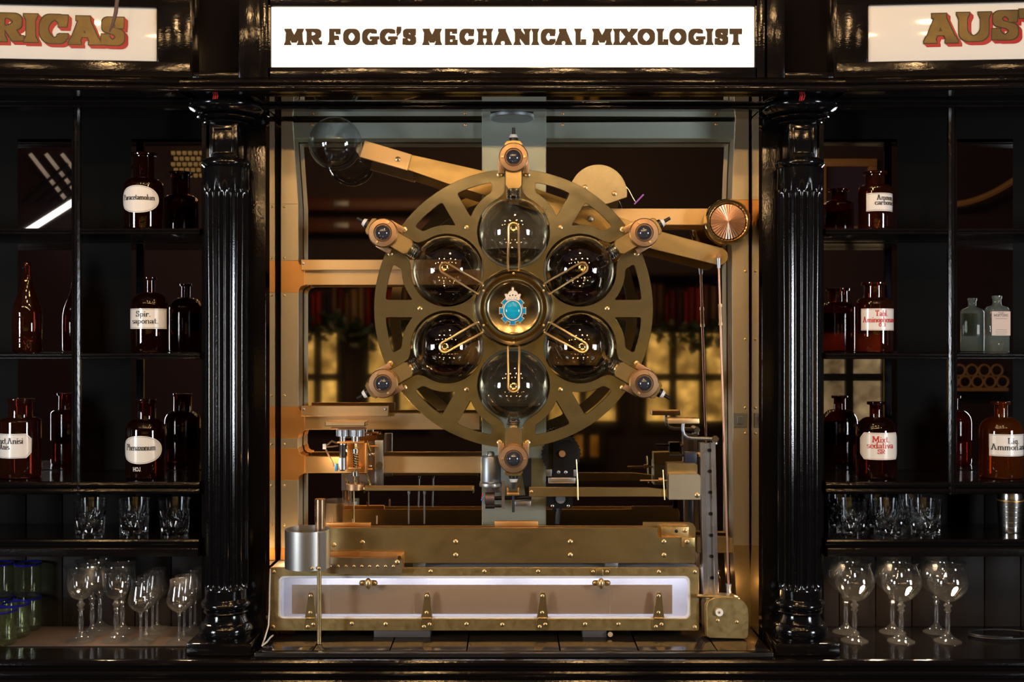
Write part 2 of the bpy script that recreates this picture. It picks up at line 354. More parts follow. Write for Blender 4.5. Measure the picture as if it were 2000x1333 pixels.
# ------------------------------------------------------------------ lettering (drawn with a broad rectangular nib)
def arc(cx, cy, rx, ry, a0, a1, n=14):
    return [(cx+rx*math.cos(math.radians(a0+(a1-a0)*i/n)), cy+ry*math.sin(math.radians(a0+(a1-a0)*i/n))) for i in range(n+1)]
CAPS = {
 'M': ([[(0.04, 0), (0.10, 1)], [(0.10, 1), (0.5, 0.18)], [(0.5, 0.18), (0.90, 1)], [(0.90, 1), (0.96, 0)]], [(0.04, 0), (0.96, 0), (0.06, 1), (0.94, 1)]),
 'R': ([[(0.08, 0), (0.08, 1)], [(0.08, 1), (0.5, 1)]+arc(0.5, 0.74, 0.42, 0.26, 90, -90)+[(0.08, 0.48)], [(0.5, 0.48), (0.72, 0.2), (0.84, 0.03), (1.0, 0.06)]], [(0.08, 0), (0.08, 1)]),
 'F': ([[(0.08, 0), (0.08, 1)], [(0.08, 1), (1, 1)], [(0.08, 0.48), (0.62, 0.48), (0.78, 0.38)], [(1, 1), (1, 0.82)]], [(0.08, 0)]),
 'O': ([arc(0.5, 0.5, 0.5, 0.5, 0, 360, 28)], []),
 'G': ([arc(0.5, 0.5, 0.5, 0.5, 48, 318, 24), [(0.9, 0.05), (0.9, 0.42)], [(0.66, 0.42), (1.04, 0.42)]], []),
 'S': ([[(0.94, 0.84)]+arc(0.5, 0.76, 0.44, 0.24, 40, 230, 12)+arc(0.5, 0.26, 0.5, 0.26, 50, -140, 14)+[(0.04, 0.16)], [(0.94, 0.72), (0.98, 1.0)], [(0.02, 0.28), (0.0, 0.02)]], []),
 'E': ([[(0.08, 0), (0.08, 1)], [(0.08, 1), (0.94, 1), (0.94, 0.86)], [(0.08, 0.5), (0.6, 0.5), (0.74, 0.42)], [(0.08, 0), (1, 0), (1, 0.16)]], []),
 'C': ([arc(0.52, 0.5, 0.52, 0.5, 44, 312, 24), [(0.9, 0.68), (0.96, 0.98)], [(0.84, 0.16), (0.96, 0.22)]], []),
 'H': ([[(0.08, 0), (0.08, 1)], [(0.92, 0), (0.92, 1)], [(0.08, 0.5), (0.92, 0.5)]], [(0.08, 0), (0.08, 1), (0.92, 0), (0.92, 1)]),
 'A': ([[(0.08, 0), (0.46, 1)], [(0.46, 1), (0.9, 0)], [(0.22, 0.3), (0.76, 0.3)], [(0.3, 1), (0.54, 1)]], [(0.08, 0), (0.9, 0)]),
 'N': ([[(0.08, 0), (0.08, 1)], [(0.08, 1), (0.92, 0.04)], [(0.92, 0), (0.92, 1)]], [(0.08, 0), (0.08, 1), (0.92, 1)]),
 'I': ([[(0.5, 0), (0.5, 1)]], [(0.5, 0), (0.5, 1)]),
 'L': ([[(0.08, 0), (0.08, 1)], [(0.08, 0), (1, 0), (1, 0.2)]], [(0.08, 1)]),
 'X': ([[(0.06, 0), (0.92, 1)], [(0.06, 1), (0.94, 0)]], [(0.06, 0), (0.94, 0), (0.06, 1), (0.94, 1)]),
 'T': ([[(0.5, 0), (0.5, 1)], [(0.02, 0.82), (0, 1), (1, 1), (0.98, 0.82)]], [(0.5, 0)]),
 'U': ([[(0.08, 1), (0.08, 0.4)]+arc(0.5, 0.36, 0.42, 0.36, 180, 360, 14)+[(0.92, 1)]], [(0.08, 1), (0.92, 1)]),
 'P': ([[(0.08, 0), (0.08, 1)], [(0.08, 1), (0.5, 1)]+arc(0.5, 0.73, 0.45, 0.27, 90, -90)+[(0.08, 0.46)]], [(0.08, 0), (0.08, 1)]),
 'J': ([[(0.75, 1), (0.75, 0.25)]+arc(0.4, 0.22, 0.35, 0.22, 0, -180, 8)], [(0.75, 1)]),
 "'": ([[(0.5, 1), (0.55, 0.9), (0.25, 0.68)]], []),
 '0': ([arc(0.5, 0.5, 0.45, 0.5, 0, 360, 24)], []),
 '3': ([arc(0.45, 0.74, 0.4, 0.26, 150, -90, 10)+arc(0.45, 0.24, 0.45, 0.24, 90, -150, 10)], []),
}
def hull(pts):
    pts = sorted(set(pts))
    def half(p):
        h = []
        for q in p:
            while len(h) > 1 and (h[-1][0]-h[-2][0])*(q[1]-h[-2][1])-(h[-1][1]-h[-2][1])*(q[0]-h[-2][0]) <= 1e-12: h.pop()
            h.append(q)
        return h
    a = half(pts); b = half(pts[::-1]); return a[:-1]+b[:-1]
def nib(p, w, h): return [(p[0]-w/2, p[1]-h/2), (p[0]+w/2, p[1]-h/2), (p[0]+w/2, p[1]+h/2), (p[0]-w/2, p[1]+h/2)]
def stroke(path, w, h):
    return [hull(nib(a, w, h)+nib(b, w, h)) for a, b in zip(path[:-1], path[1:])]
def cap_polys(ch, x0, x1, yb, yt, w, h, grow=0.0, serif=1.0):
    """one capital fitted into the box x0..x1, yb..yt; grow widens every stroke (for outlines)"""
    strokes, serifs = CAPS[ch]; out = []
    W = x1-x0-w; H = yt-yb-h
    f = lambda p: (x0+w/2+p[0]*W, yb+h/2+p[1]*H)
    for st in strokes: out += stroke([f(p) for p in st], w+2*grow, h+2*grow)
    for p in serifs:
        q = f(p); s = 1 if p[1] < 0.5 else -1; e = 0.10*H
        a = nib((q[0], q[1]-s*(h*0.5-e*0.3)), w*1.55*serif+2*grow, e*0.6+2*grow); b = nib((q[0], q[1]+s*e*1.4), w+2*grow, e*0.5+2*grow)
        out.append(hull(a+b))
    return out
LOW = {  # advance, strokes; x-height 0.60, cap height 1
 'a': (0.50, [arc(0.23, 0.44, 0.15, 0.15, 165, 0, 8)+[(0.38, 0.1), (0.46, 0.03)], arc(0.21, 0.17, 0.14, 0.15, 0, 360, 12)]),
 'b': (0.52, [[(0.10, 0.02), (0.10, 1)], arc(0.27, 0.30, 0.17, 0.28, 0, 360, 14), [(0, 1), (0.1, 1)]]),
 'c': (0.45, [arc(0.25, 0.30, 0.18, 0.28, 45, 320, 12), [(0.36, 0.5), (0.37, 0.46)]]),
 'd': (0.52, [[(0.40, 0), (0.40, 1)], arc(0.23, 0.30, 0.17, 0.28, 0, 360, 14), [(0.3, 1), (0.4, 1)], [(0.4, 0), (0.5, 0)]]),
 'e': (0.46, [arc(0.25, 0.30, 0.18, 0.28, 0, 320, 14), [(0.07, 0.33), (0.43, 0.33)]]),
 'h': (0.56, [[(0.11, 0), (0.11, 1)], arc(0.27, 0.42, 0.16, 0.17, 180, 0, 8)+[(0.43, 0)], [(0, 0), (0.22, 0)], [(0.33, 0), (0.54, 0)], [(0, 1), (0.1, 1)]]),
 'i': (0.26, [[(0.12, 0), (0.12, 0.58)], [(0.02, 0), (0.23, 0)], [(0.02, 0.58), (0.12, 0.58)], [(0.12, 0.78), (0.12, 0.86)]]),
 'l': (0.26, [[(0.12, 0), (0.12, 1)], [(0.02, 0), (0.23, 0)], [(0.02, 1), (0.12, 1)]]),
 'm': (0.82, [[(0.11, 0), (0.11, 0.58)], arc(0.25, 0.42, 0.14, 0.17, 180, 0, 8)+[(0.39, 0)], arc(0.53, 0.42, 0.14, 0.17, 180, 0, 8)+[(0.67, 0)], [(0, 0), (0.22, 0)], [(0.3, 0), (0.5, 0)], [(0.58, 0), (0.78, 0)]]),
 'n': (0.56, [[(0.11, 0), (0.11, 0.58)], arc(0.27, 0.42, 0.16, 0.17, 180, 0, 8)+[(0.43, 0)], [(0, 0), (0.22, 0)], [(0.33, 0), (0.54, 0)], [(0, 0.58), (0.1, 0.58)]]),
 'o': (0.50, [arc(0.25, 0.30, 0.18, 0.28, 0, 360, 16)]),
 'p': (0.54, [[(0.11, -0.32), (0.11, 0.58)], arc(0.28, 0.30, 0.17, 0.28, 0, 360, 14), [(0, -0.32), (0.22, -0.32)]]),
 'q': (0.54, [[(0.41, -0.32), (0.41, 0.58)], arc(0.24, 0.30, 0.17, 0.28, 0, 360, 14), [(0.3, -0.32), (0.52, -0.32)]]),
 'r': (0.42, [[(0.11, 0), (0.11, 0.58)], arc(0.26, 0.42, 0.14, 0.15, 180, 40, 6), [(0, 0), (0.24, 0)], [(0.33, 0.48), (0.34, 0.44)]]),
 's': (0.42, [arc(0.21, 0.44, 0.14, 0.14, 30, 240, 8)+arc(0.21, 0.16, 0.15, 0.15, 60, -150, 8)]),
 't': (0.34, [[(0.14, 0.85), (0.14, 0.12), (0.2, 0.03), (0.32, 0.06)], [(0.0, 0.58), (0.30, 0.58)]]),
 'u': (0.56, [[(0.11, 0.58), (0.11, 0.18)]+arc(0.27, 0.17, 0.16, 0.15, 180, 360, 8)+[(0.43, 0.58)], [(0.43, 0.3), (0.43, 0), (0.53, 0)], [(0, 0.58), (0.1, 0.58)]]),
 'v': (0.50, [[(0.06, 0.58), (0.25, 0.02)], [(0.25, 0.02), (0.42, 0.58)], [(0, 0.58), (0.18, 0.58)], [(0.34, 0.58), (0.5, 0.58)]]),
 'x': (0.50, [[(0.07, 0.58), (0.42, 0)], [(0.07, 0), (0.4, 0.58)], [(0, 0), (0.16, 0)], [(0.33, 0.58), (0.48, 0.58)]]),
 'z': (0.46, [[(0.06, 0.46), (0.06, 0.58), (0.38, 0.58), (0.07, 0.02), (0.40, 0.02), (0.41, 0.14)]]),
 '.': (0.24, [[(0.12, 0.03), (0.12, 0.09)]]),
 ' ': (0.26, []),
}
CAPW = {'M': 0.86, 'R': 0.70, 'F': 0.60, 'S': 0.56, 'A': 0.74, 'L': 0.6, 'T': 0.64, 'P': 0.64, 'I': 0.3, 'E': 0.6, 'X': 0.66, 'U': 0.66, 'H': 0.68, 'O': 0.7, 'J': 0.5, '0': 0.52, '3': 0.52}
def text_polys(txt, xc, yb, h, width, bold=0.17, hair=0.045):
    """a line of text, centred on xc, baseline yb, cap height h, squeezed or stretched to width"""
    adv = sum(LOW[c][0] if c in LOW else CAPW[c]+0.06 for c in txt)
    sx = width/adv; x = xc-width/2; out = []
    for c in txt:
        if c in LOW:
            a, sts = LOW[c]
            for st in sts:
                horiz = len(st) == 2 and abs(st[0][1]-st[1][1]) < 1e-6
                bw = 0.02 if horiz else bold
                out += stroke([(x+p[0]*sx, yb+p[1]*h) for p in st], bw*min(sx, h*1.0), hair*h)
            x += a*sx
        else:
            out += cap_polys(c, x, x+CAPW[c]*sx, yb, yb+h, bold*min(sx, h)*1.05, hair*h*1.3, serif=1.25)
            x += (CAPW[c]+0.06)*sx
    return out
# ================================================================== the room behind the camera (seen in the mirrors)
ZL = CZ-0.812          # top of the bar ledge
ZF = CZ-0.80           # niche floor
FLOORM = mat('dark_floor_boards', (0.03, 0.018, 0.012), 0, 0.35, rvar=0.1)
WALLM = mat('dark_purple_wall', (0.030, 0.016, 0.028), 0, 0.6)
CEILM = mat('dark_ceiling_paint', (0.020, 0.013, 0.022), 0, 0.7)
struct('floor', MB().box(-5, 5, -6.6, 0.4, -0.05, 0), FLOORM)
struct('ceiling', MB().box(-5, 5, -6.6, 0.4, CZ+1.9, CZ+1.95), CEILM)
struct('wall_left', MB().box(-5.05, -5, -6.6, 0.4, 0, CZ+1.9), WALLM)
struct('wall_right', MB().box(5, 5.05, -6.6, 0.4, 0, CZ+1.9), WALLM)
struct('wall_back', MB().box(-5, 5, -6.65, -6.6, 0, CZ+1.9), WALLM)
struct('wall_front', MB().box(-5, 5, 0.26, 0.31, 0, CZ+1.9), WALLM)
BULBM = mat('warm_bulb', (1, 0.8, 0.5), 0, 0.3, emit=(1.0, 0.60, 0.26), estr=170)
CORDM = BLACKP
b0 = None
for i, (x, y) in enumerate(BULBS):
    zz = CZ+1.46
    if b0 is None:
        b0 = thing('pendant_bulb', None, 'lamp', (0, 0, 0), 'warm bulbs hanging over the bar')
        m_ = MB().sphere((0, 0, 0), 0.054, 12); obj('bulb', m_, BULBM, b0)
        m_ = MB().cyl((0, 0, 0.05), (0, 0, 0.10), 0.018, 0.014, 12); obj('lamp_holder', m_, BRASSH, b0)
        m_ = MB().cyl((0, 0, 0.08), (0, 0, 0.44), 0.003, n=6); obj('cord', m_, CORDM, b0)
        b0['label'] = 'warm bare bulb on a cord mirrored as a spark in the glass flasks'
        b0.location = (x, y, zz)
    else:
        dup(b0, (x, y, zz))
bl = None  # bodies for the added lamps, out of view below the frame
for p_ in ADDED_BARL:
    if bl is None:
        bl = thing('added_bar_lamp', 'small brass lamp on the counter facing the left glass shelf', 'lamp', (0, 0, 0))
        obj('shade', MB().lathe([(0.034, 0.05), (0.07, -0.035), (0.072, -0.035), (0.036, 0.052)], None, 32, closed=True), mat('green_lamp_shade', (0.02, 0.06, 0.03), 0, 0.2), bl)
        obj('stand', MB().lathe([(0, -0.30), (0.06, -0.30), (0.055, -0.285), (0.008, -0.275), (0.006, -0.05), (0.012, -0.045), (0, -0.045)], None, 24), BRASSH, bl); bl.location = p_
    else: dup(bl, p_, 'unseen small brass lamp added on the counter to warm the %s' % {1.06: 'right glass shelf', -0.35: 'steel drum', 0.35: 'middle of the white box'}[p_[0]])
ctz = ADDED_BARL[0][2]-0.3
obj('counter_top', MB().box(-2.4, 2.4, -1.15, -0.62, ctz-0.05, ctz-0.0005, 0.005), LACQ, thing('bar_counter', 'black bar counter in front of the ledge, below the picture', 'counter', (0, -0.9, ctz-0.05)))
obj('counter_front', MB().box(-2.3, 2.3, -1.1, -0.7, 0, ctz-0.05), LACQ, bpy.data.objects['bar_counter'])
# gold windows and dark bookcases on the far wall
def gold_pane(name, col, k, sc):  # lamplight on the gold wall put into the panes as emission
    m = bpy.data.materials.new(name); m.use_nodes = True; nt = m.node_tree; b = nt.nodes['Principled BSDF']
    tc = nt.nodes.new('ShaderNodeNewGeometry'); v = nt.nodes.new('ShaderNodeTexVoronoi'); v.inputs['Scale'].default_value = sc
    n = nt.nodes.new('ShaderNodeTexNoise'); n.inputs['Scale'].default_value = 4.5; n.inputs['Detail'].default_value = 5
    nt.links.new(tc.outputs['Position'], v.inputs['Vector']); nt.links.new(tc.outputs['Position'], n.inputs['Vector'])
    mu = nt.nodes.new('ShaderNodeMath'); mu.operation = 'MULTIPLY'
    mr = nt.nodes.new('ShaderNodeMapRange'); mr.inputs[1].default_value = 0.35; mr.inputs[2].default_value = 0.7; mr.inputs[3].default_value = 0.1; mr.inputs[4].default_value = 1.0
    nt.links.new(n.outputs['Fac'], mr.inputs[0])
    m2 = nt.nodes.new('ShaderNodeMapRange'); m2.inputs[1].default_value = 0.0; m2.inputs[2].default_value = 0.55; m2.inputs[3].default_value = 1.0; m2.inputs[4].default_value = 0.45
    nt.links.new(v.outputs['Distance'], m2.inputs[0])
    nt.links.new(mr.outputs[0], mu.inputs[0]); nt.links.new(m2.outputs[0], mu.inputs[1])
    m3 = nt.nodes.new('ShaderNodeMath'); m3.operation = 'MULTIPLY'; m3.inputs[1].default_value = k
    nt.links.new(mu.outputs[0], m3.inputs[0])
    b.inputs['Base Color'].default_value = (*[c*0.4 for c in col], 1); b.inputs['Roughness'].default_value = 0.2
    b.inputs['Emission Color'].default_value = (*col, 1); nt.links.new(m3.outputs[0], b.inputs['Emission Strength'])
    return m
GOLDP = gold_pane('glowing_gold_pane', (0.80, 0.46, 0.10), 3.2, 9)
STONEP = gold_pane('glowing_pale_pane', (0.62, 0.46, 0.24), 1.0, 5)
AMBP = gold_pane('glowing_amber_pane', (0.85, 0.36, 0.05), 0.7, 3)
WY = -6.5
wn = 0
def glowing_window(x0, x1, z0, z1, nx, nz, m):
    global wn; wn += 1
    r = thing('window_%d' % wn, None, None, ((x0+x1)/2, WY, z0)); r['kind'] = 'structure'
    obj('pane', MB().box(x0, x1, WY-0.02, WY, z0, z1), m, r)
    f = MB(); t = 0.032
    for i in range(nx+1): f.box(x0+(x1-x0)*i/nx-t, x0+(x1-x0)*i/nx+t, WY-0.02, WY+0.05, z0-t, z1+t)
    for i in range(nz+1): f.box(x0-t, x1+t, WY-0.02, WY+0.045, z0+(z1-z0)*i/nz-t, z0+(z1-z0)*i/nz+t)
    obj('window_frame', f, BLACKP, r)
for a, b_, m_ in ((-1.92, -1.52, GOLDP), (-1.30, -0.75, GOLDP), (-0.55, 0.1, GOLDP), (0.3, 0.95, GOLDP), (1.16, 1.95, GOLDP), (2.2, 2.62, GOLDP), (2.66, 3.3, STONEP)):
    glowing_window(a, b_, CZ-0.74, CZ+0.10, 2 if b_-a < 0.7 else 3, 2, m_)
glowing_window(0.52, 0.80, CZ-1.06, CZ-0.80, 2, 1, AMBP)  # amber lit shelves, their light put into a glowing pane
bc = thing('bookcase', 'dark bookcase mirrored behind the spoked wheel', 'bookcase', (0, -6.35, CZ+0.08))
obj('shelf_board', MB().box(-2.2, 2.2, -6.58, -6.22, CZ+0.115, CZ+0.14), BACKB, bc)
obj('shelf_board', MB().box(-2.2, 2.2, -6.58, -6.22, CZ+0.56, CZ+0.585), BACKB, bc)
BOOKC = [(0.10, 0.006, 0.008), (0.20, 0.012, 0.012), (0.03, 0.045, 0.03), (0.16, 0.09, 0.035), (0.28, 0.17, 0.07), (0.05, 0.012, 0.012), (0.012, 0.02, 0.035), (0.12, 0.05, 0.02), (0.36, 0.02, 0.015)]
bm_ = [mat('book_cloth', c, 0, 0.55) for c in BOOKC]
books = [obj('book', MB().box(-0.5, 0.5, -0.1, 0.1, 0, 1, 0.02), m, None) for m in bm_]
used = set()
def book(k, x, wd, h):
    src = books[k]
    o = src if k not in used else src.copy()
    if k in used: C.objects.link(o)
    used.add(k)
    o.location = (x+wd/2, -6.38, CZ+0.14); o.scale = (wd*0.94, 1, h)
    tag(o, 'old cloth-bound book standing in the row mirrored behind the spoked wheel', 'book', 'old books in the mirrored bookcase')
x = -1.80
while x < -0.35:
    wd = random.uniform(0.035, 0.075); book(random.choice([0, 1, 2, 3, 4, 5, 6, 7, 8]), x, wd, random.uniform(0.27, 0.37)); x += wd
x = 0.85
while x < 1.85:
    wd = random.uniform(0.035, 0.08); book(random.choice([0, 1, 5, 7, 8, 3]), x, wd, random.uniform(0.25, 0.36)); x += wd
for k in range(9):
    if k not in used: bpy.data.objects.remove(books[k])
# drawers above
dr = thing('wall_drawer', 'long dark red wooden drawer front mirrored above the brass crossbar', 'drawer', (-1.25, -6.45, CZ+1.0), 'drawers in the mirror')
obj('drawer_front', MB().box(-1.85, -0.70, -6.5, -6.3, CZ+1.14, CZ+1.25, 0.006), mat('red_brown_wood', (0.12, 0.03, 0.018), 0, 0.4), dr)
obj('handle', MB().box(-1.55, -1.42, -6.3, -6.27, CZ+1.17, CZ+1.22, 0.005), ZINC, dr)
d2 = dup(dr, (-1.25, -6.45, CZ+0.81))
# greenery along the shelf
lf = MB(); rr = random.Random(3)
for i in range(520):
    x = rr.uniform(-1.95, 1.95)
    if -0.6 < x < 0.7: continue
    c = Vector((x, -6.2+rr.uniform(-0.06, 0.06), CZ+0.10+rr.uniform(-0.14, 0.10)+0.05*math.sin(x*7)))
    a = rr.uniform(0, 2*PI); s_ = rr.uniform(0.025, 0.06); t = rr.uniform(-0.6, 0.6)
    u = Vector((math.cos(a), math.sin(t)*0.6, math.sin(a)))*s_; v = Vector((-math.sin(a), 0.3*math.cos(t), math.cos(a)))*s_*0.45
    vs = [lf.bm.verts.new(c+q) for q in (-u, v, u, -v)]; lf.bm.faces.new(vs)
g_ = obj('garland_leaves', lf, mat('dark_green_leaf', (0.012, 0.035, 0.012), 0, 0.4), None, smooth=0)
tag(g_, 'dark green leafy garland trailing along the mirrored bookcase', 'garland', kind='stuff')
# trellis, tube light, woven screen, picture frame, ring rack
tr = thing('trellis', 'white diamond trellis mirrored behind the top shelf, far left of the bottles', 'trellis', (-3.95, -6.5, CZ+0.9))
m_ = MB()
for i in range(6):
    a = Vector((-4.25+i*0.14, -6.45, CZ+1.65)); m_.tube([a, a+Vector((0.36, 0, -0.46))], 0.022, 4)
obj('slat', m_, mat('white_paint_glow', (0.75, 0.70, 0.62), 0, 0.5, emit=(0.9, 0.8, 0.7), estr=0.12), tr)  # light on the slats put in as a faint glow
m_ = MB()
for i in range(6):
    a = Vector((-4.3+i*0.12, -6.40, CZ+1.22)); m_.tube([a, a+Vector((0.40, 0, 0.34))], 0.014, 4)
obj('cross_slat', m_, BLACKP, tr)
tl = obj('tube_lamp', MB().tube([(-4.15, -6.1, CZ+0.92), (-3.55, -6.1, CZ+1.30)], 0.028, 10), mat('white_tube', (0.9, 0.9, 0.9), 0, 0.4, emit=(1, 0.95, 0.9), estr=2.0))
tag(tl, 'slanting white tube lamp mirrored under the trellis', 'lamp')
m_ = MB()
for i in range(9):
    for j in range(5): m_.tube([(-3.02+i*0.05+0.025*(j % 2), -6.5, CZ+1.47+j*0.05), (-2.99+i*0.05+0.025*(j % 2), -6.5, CZ+1.47+j*0.05)], 0.02, 5)
ws = obj('woven_screen', m_, mat('rattan', (0.5, 0.36, 0.16), 0, 0.5, emit=(0.6, 0.4, 0.15), estr=0.15), None)  # rattan emits faintly, standing in for light on it
tag(ws, 'woven rattan screen mirrored above the bottle with the oval upper label', 'screen')
pf = thing('picture_frame', 'pale wooden picture frame mirrored behind the top shelf beside the fluted column', 'picture frame', (3.0, -6.55, CZ+0.95))
PALEW = mat('pale_wood', (0.42, 0.24, 0.11), 0, 0.45)
f = MB()
for a in ((2.72, 3.24, 1.55, 1.62), (2.72, 3.24, 0.95, 1.02), (2.72, 2.79, 1.02, 1.55), (3.17, 3.24, 1.02, 1.55)):
    f.box(a[0], a[1], -6.58, -6.5, CZ+a[2], CZ+a[3], 0.006)
obj('frame', f, PALEW, pf); obj('picture', MB().box(2.78, 3.18, -6.59, -6.56, CZ+1.0, CZ+1.57), mat('purple_canvas', (0.05, 0.035, 0.10), 0, 0.5), pf)
rk = thing('ring_rack', 'golden rack of rings mirrored above the stoppered amber bottle', 'rack', (4.05, -6.5, CZ-0.4))
for i in range(5):
    for j in range(2):
        c = Vector((3.84+i*0.11+0.05*j, -6.45, CZ-0.26-0.10*j))
        obj('ring', MB().tube([c+Vector((0.05*math.cos(t*PI/8), 0, 0.05*math.sin(t*PI/8))) for t in range(16)], 0.010, 6, True), PALEW, rk)
obj('rail', MB().box(3.75, 4.35, -6.5, -6.38, CZ-0.44, CZ-0.41), PALEW, rk)
bh = obj('bentwood_hoop', MB().tube([(3.75+0.62*t, -6.3, CZ+1.18+0.22*t*t) for t in [i/10 for i in range(11)]], 0.03, 8), PALEW)
tag(bh, 'curved strip of pale bent wood mirrored behind the empty top shelf', 'hoop')

# ================================================================== bar ledge and lower cabinet
led = thing('bar_ledge', 'black moulded bar ledge carrying columns, glasses and the machine niche', 'ledge', (0, 0, ZL))
def arcp(cy, cz, r, a0, a1, n=5): return [(cy+r*math.cos(math.radians(a0+(a1-a0)*i/n)), cz+r*math.sin(math.radians(a0+(a1-a0)*i/n))) for i in range(n+1)]
prof = [(0.185, ZL-0.05), (0.185, ZL), (-0.155, ZL)] + arcp(-0.160, ZL-0.010, 0.010, 90, 270) + [(-0.165, ZL-0.024)] \
    + arcp(-0.176, ZL-0.032, 0.008, 90, 270) + [(-0.176, ZL-0.043)] + arcp(-0.186, ZL-0.051, 0.0075, 90, 270) + [(-0.190, ZL-0.060)] + arcp(-0.200, ZL-0.068, 0.007, 90, 270) + [(-0.19, ZL-0.08), (-0.19, ZL-0.12), (0.0, ZL-0.12)]
obj('ledge_top', MB().extrude_profile(prof, -2.3, 2.3), LACQ, led)
obj('lower_cabinet', MB().box(-2.3, 2.3, -0.15, 0.2, 0, ZL-0.12), LACQ, led)
# ================================================================== shelf units
ZS1 = PZ(446, -0.07); ZS2 = PZ(690, -0.07); ZS3 = PZ(941, -0.07); ZT = CZ-0.52
ZM = PZ(203, -0.07)
def shelf_prof(y0, y1, z, t):
    return [(y1, z), (y0+0.004, z)] + arcp(y0+0.004, z-t*0.25, t*0.25, 90, 270, 4) + arcp(y0+0.004, z-t*0.75, t*0.25, 90, 270, 4) + [(y1, z-t)]
def shelf_unit(s, label):
    """s = -1: bottles to the left of the niche, +1: to the right"""
    xi = 0.822 if s < 0 else 0.826; xo = 2.1
    X0, X1 = (-xo, -xi) if s < 0 else (xi, xo)
    xm = -1.148 if s < 0 else 1.160
    r = thing('shelf_unit', label, 'shelf unit', ((X0+X1)/2, 0.05, ZL))
    for z, t in ((ZS1, 0.016), (ZS2, 0.016), (ZS3, 0.034)):
        obj('shelf', MB().extrude_profile(shelf_prof(-0.07, 0.186, z, t), X0, X1), LACQ, r)
    # tumbler shelf with a deep moulded front
    p = [(0.155, ZT), (-0.075, ZT)] + arcp(-0.075, ZT-0.006, 0.006, 90, 270, 4) + [(-0.068, ZT-0.014), (-0.068, ZT-0.018)] + arcp(-0.082, ZT-0.026, 0.006, 90, 180, 3) + [(-0.088, ZT-0.044), (-0.070, ZT-0.048), (0.155, ZT-0.048)]
    obj('tumbler_shelf', MB().extrude_profile(p, X0, X1), LACQ, r)
    # uprights
    m_ = MB()
    pr = [(-0.011, 0), (-0.011, -0.012), (-0.006, -0.016), (-0.003, -0.012), (0.003, -0.012), (0.006, -0.016), (0.011, -0.012), (0.011, 0)]
    b = bmesh.new(); zz0, zz1 = ZS3-0.034, ZM+0.03
    A = [b.verts.new((xm+u, -0.058+v, zz0)) for u, v in pr]; B = [b.verts.new((xm+u, -0.058+v, zz1)) for u, v in pr]
    for i in range(len(pr)): b.faces.new([A[i], A[(i+1) % len(pr)], B[(i+1) % len(pr)], B[i]])
    b.faces.new(A); b.faces.new(B[::-1]); bmesh.ops.recalc_face_normals(b, faces=b.faces); m_.merge(b)
    obj('mullion', m_, LACQV, r)
    m_ = MB()
    m_.extrude_profile([(-0.05, ZM+0.012), (-0.076, ZM+0.012)]+arcp(-0.076, ZM+0.006, 0.005, 90, 270, 4)+arcp(-0.076, ZM-0.006, 0.005, 90, 270, 4)+[(-0.05, ZM-0.012)], X0, X1)
    obj('header_rail', m_, LACQ, r)
    obj('top_board', MB().box(X0, X1, -0.05, 0.186, ZM+0.05, ZM+0.07), LACQ, r)
    obj('end_panel', MB().box(X1 if s < 0 else X0-0.012, X1+0.012 if s < 0 else X0, -0.05, 0.20, ZL, ZM+0.05), LACQV, r)
    # back: dark boards, mirrors let in between them
    obj('back_panel', MB().box(X0, X1, 0.192, 0.2, ZS3, ZM+0.05), BACKU, r)
    strips = ((-1.415, -1.24), (-1.09, -0.826)) if s < 0 else ((0.83, 1.103), (1.27, 1.434))
    for a, c in strips:
        zb = [ZS3+0.002, ZS2-0.018, ZS2+0.002, ZS1-0.018, ZS1+0.002, PZ(272, 0.19)]
        for z0, z1 in zip(zb[0::2], zb[1::2]):
            obj('mirror_pane', MB().box(a, c, 0.1885, 0.1915, z0, z1), MIRROR, r)
    # stiles that cover the board joints
    m_ = MB(); m2 = MB()
    # lower back of planks
    xx = X0; pl = []
    while xx < X1-0.01:
        e = min(xx+0.103, X1)
        m2.box(xx+0.001, e-0.001, 0.16, 0.18, ZL, ZT-0.03, 0.002); m_.box(xx+0.001, e-0.001, 0.16, 0.18, ZT-0.03, ZS3-0.034, 0.002); xx += 0.103
    obj('plank_back', m2, BACKB, r); obj('upper_plank_back', m_, BACKU, r)
    return r
shelf_unit(-1, 'black lacquered bottle shelves left of the brass wheel under the sign ending RICAS')
shelf_unit(1, 'black lacquered bottle shelves right of the brass wheel under the sign starting AUST')
# ================================================================== niche surround
ni = thing('machine_niche', 'black framed mirror-lined niche that houses the brass wheel', 'niche', (0, 0.1, ZL))
XL, XR = -0.666, 0.676
obj('jamb', MB().box(-0.808, XL, 0.012, 0.22, ZL, CZ+0.63, 0.003), LACQV, ni)
obj('jamb', MB().box(XR, 0.812, 0.012, 0.22, ZL, CZ+0.63, 0.003), LACQV, ni)
obj('side_mirror', MB().box(-0.666, -0.656, 0.014, 0.195, ZF, CZ+0.62), SMIRROR, ni)
obj('side_mirror', MB().box(0.668, 0.676, 0.014, 0.195, ZF, CZ+0.62), SMIRROR, ni)
obj('back_mirror', MB().box(-0.655, 0.667, 0.195, 0.2, ZF, CZ+0.62), SMIRROR, ni)
obj('ceiling_mirror', MB().box(-0.666, 0.676, -0.165, 0.195, CZ+0.6225, CZ+0.628), SMIRROR, ni)
obj('lintel_moulding', MB().extrude_profile([(-0.05, CZ+0.622)]+arcp(-0.062, CZ+0.617, 0.005, 90, 270, 4)+[(-0.055, CZ+0.6125), (-0.03, CZ+0.6125), (-0.03, CZ+0.622)], -0.665, 0.675), LACQ, ni)
seams = [-0.655, -0.515, -0.316, -0.117, 0.124, 0.327, 0.53, 0.667]
for a, c in zip(seams[:-1], seams[1:]):
    obj('floor_tile', MB().box(a+0.0015, c-0.0015, -0.122, 0.194, ZL+0.0005, ZF, 0.0015), STONE, ni)
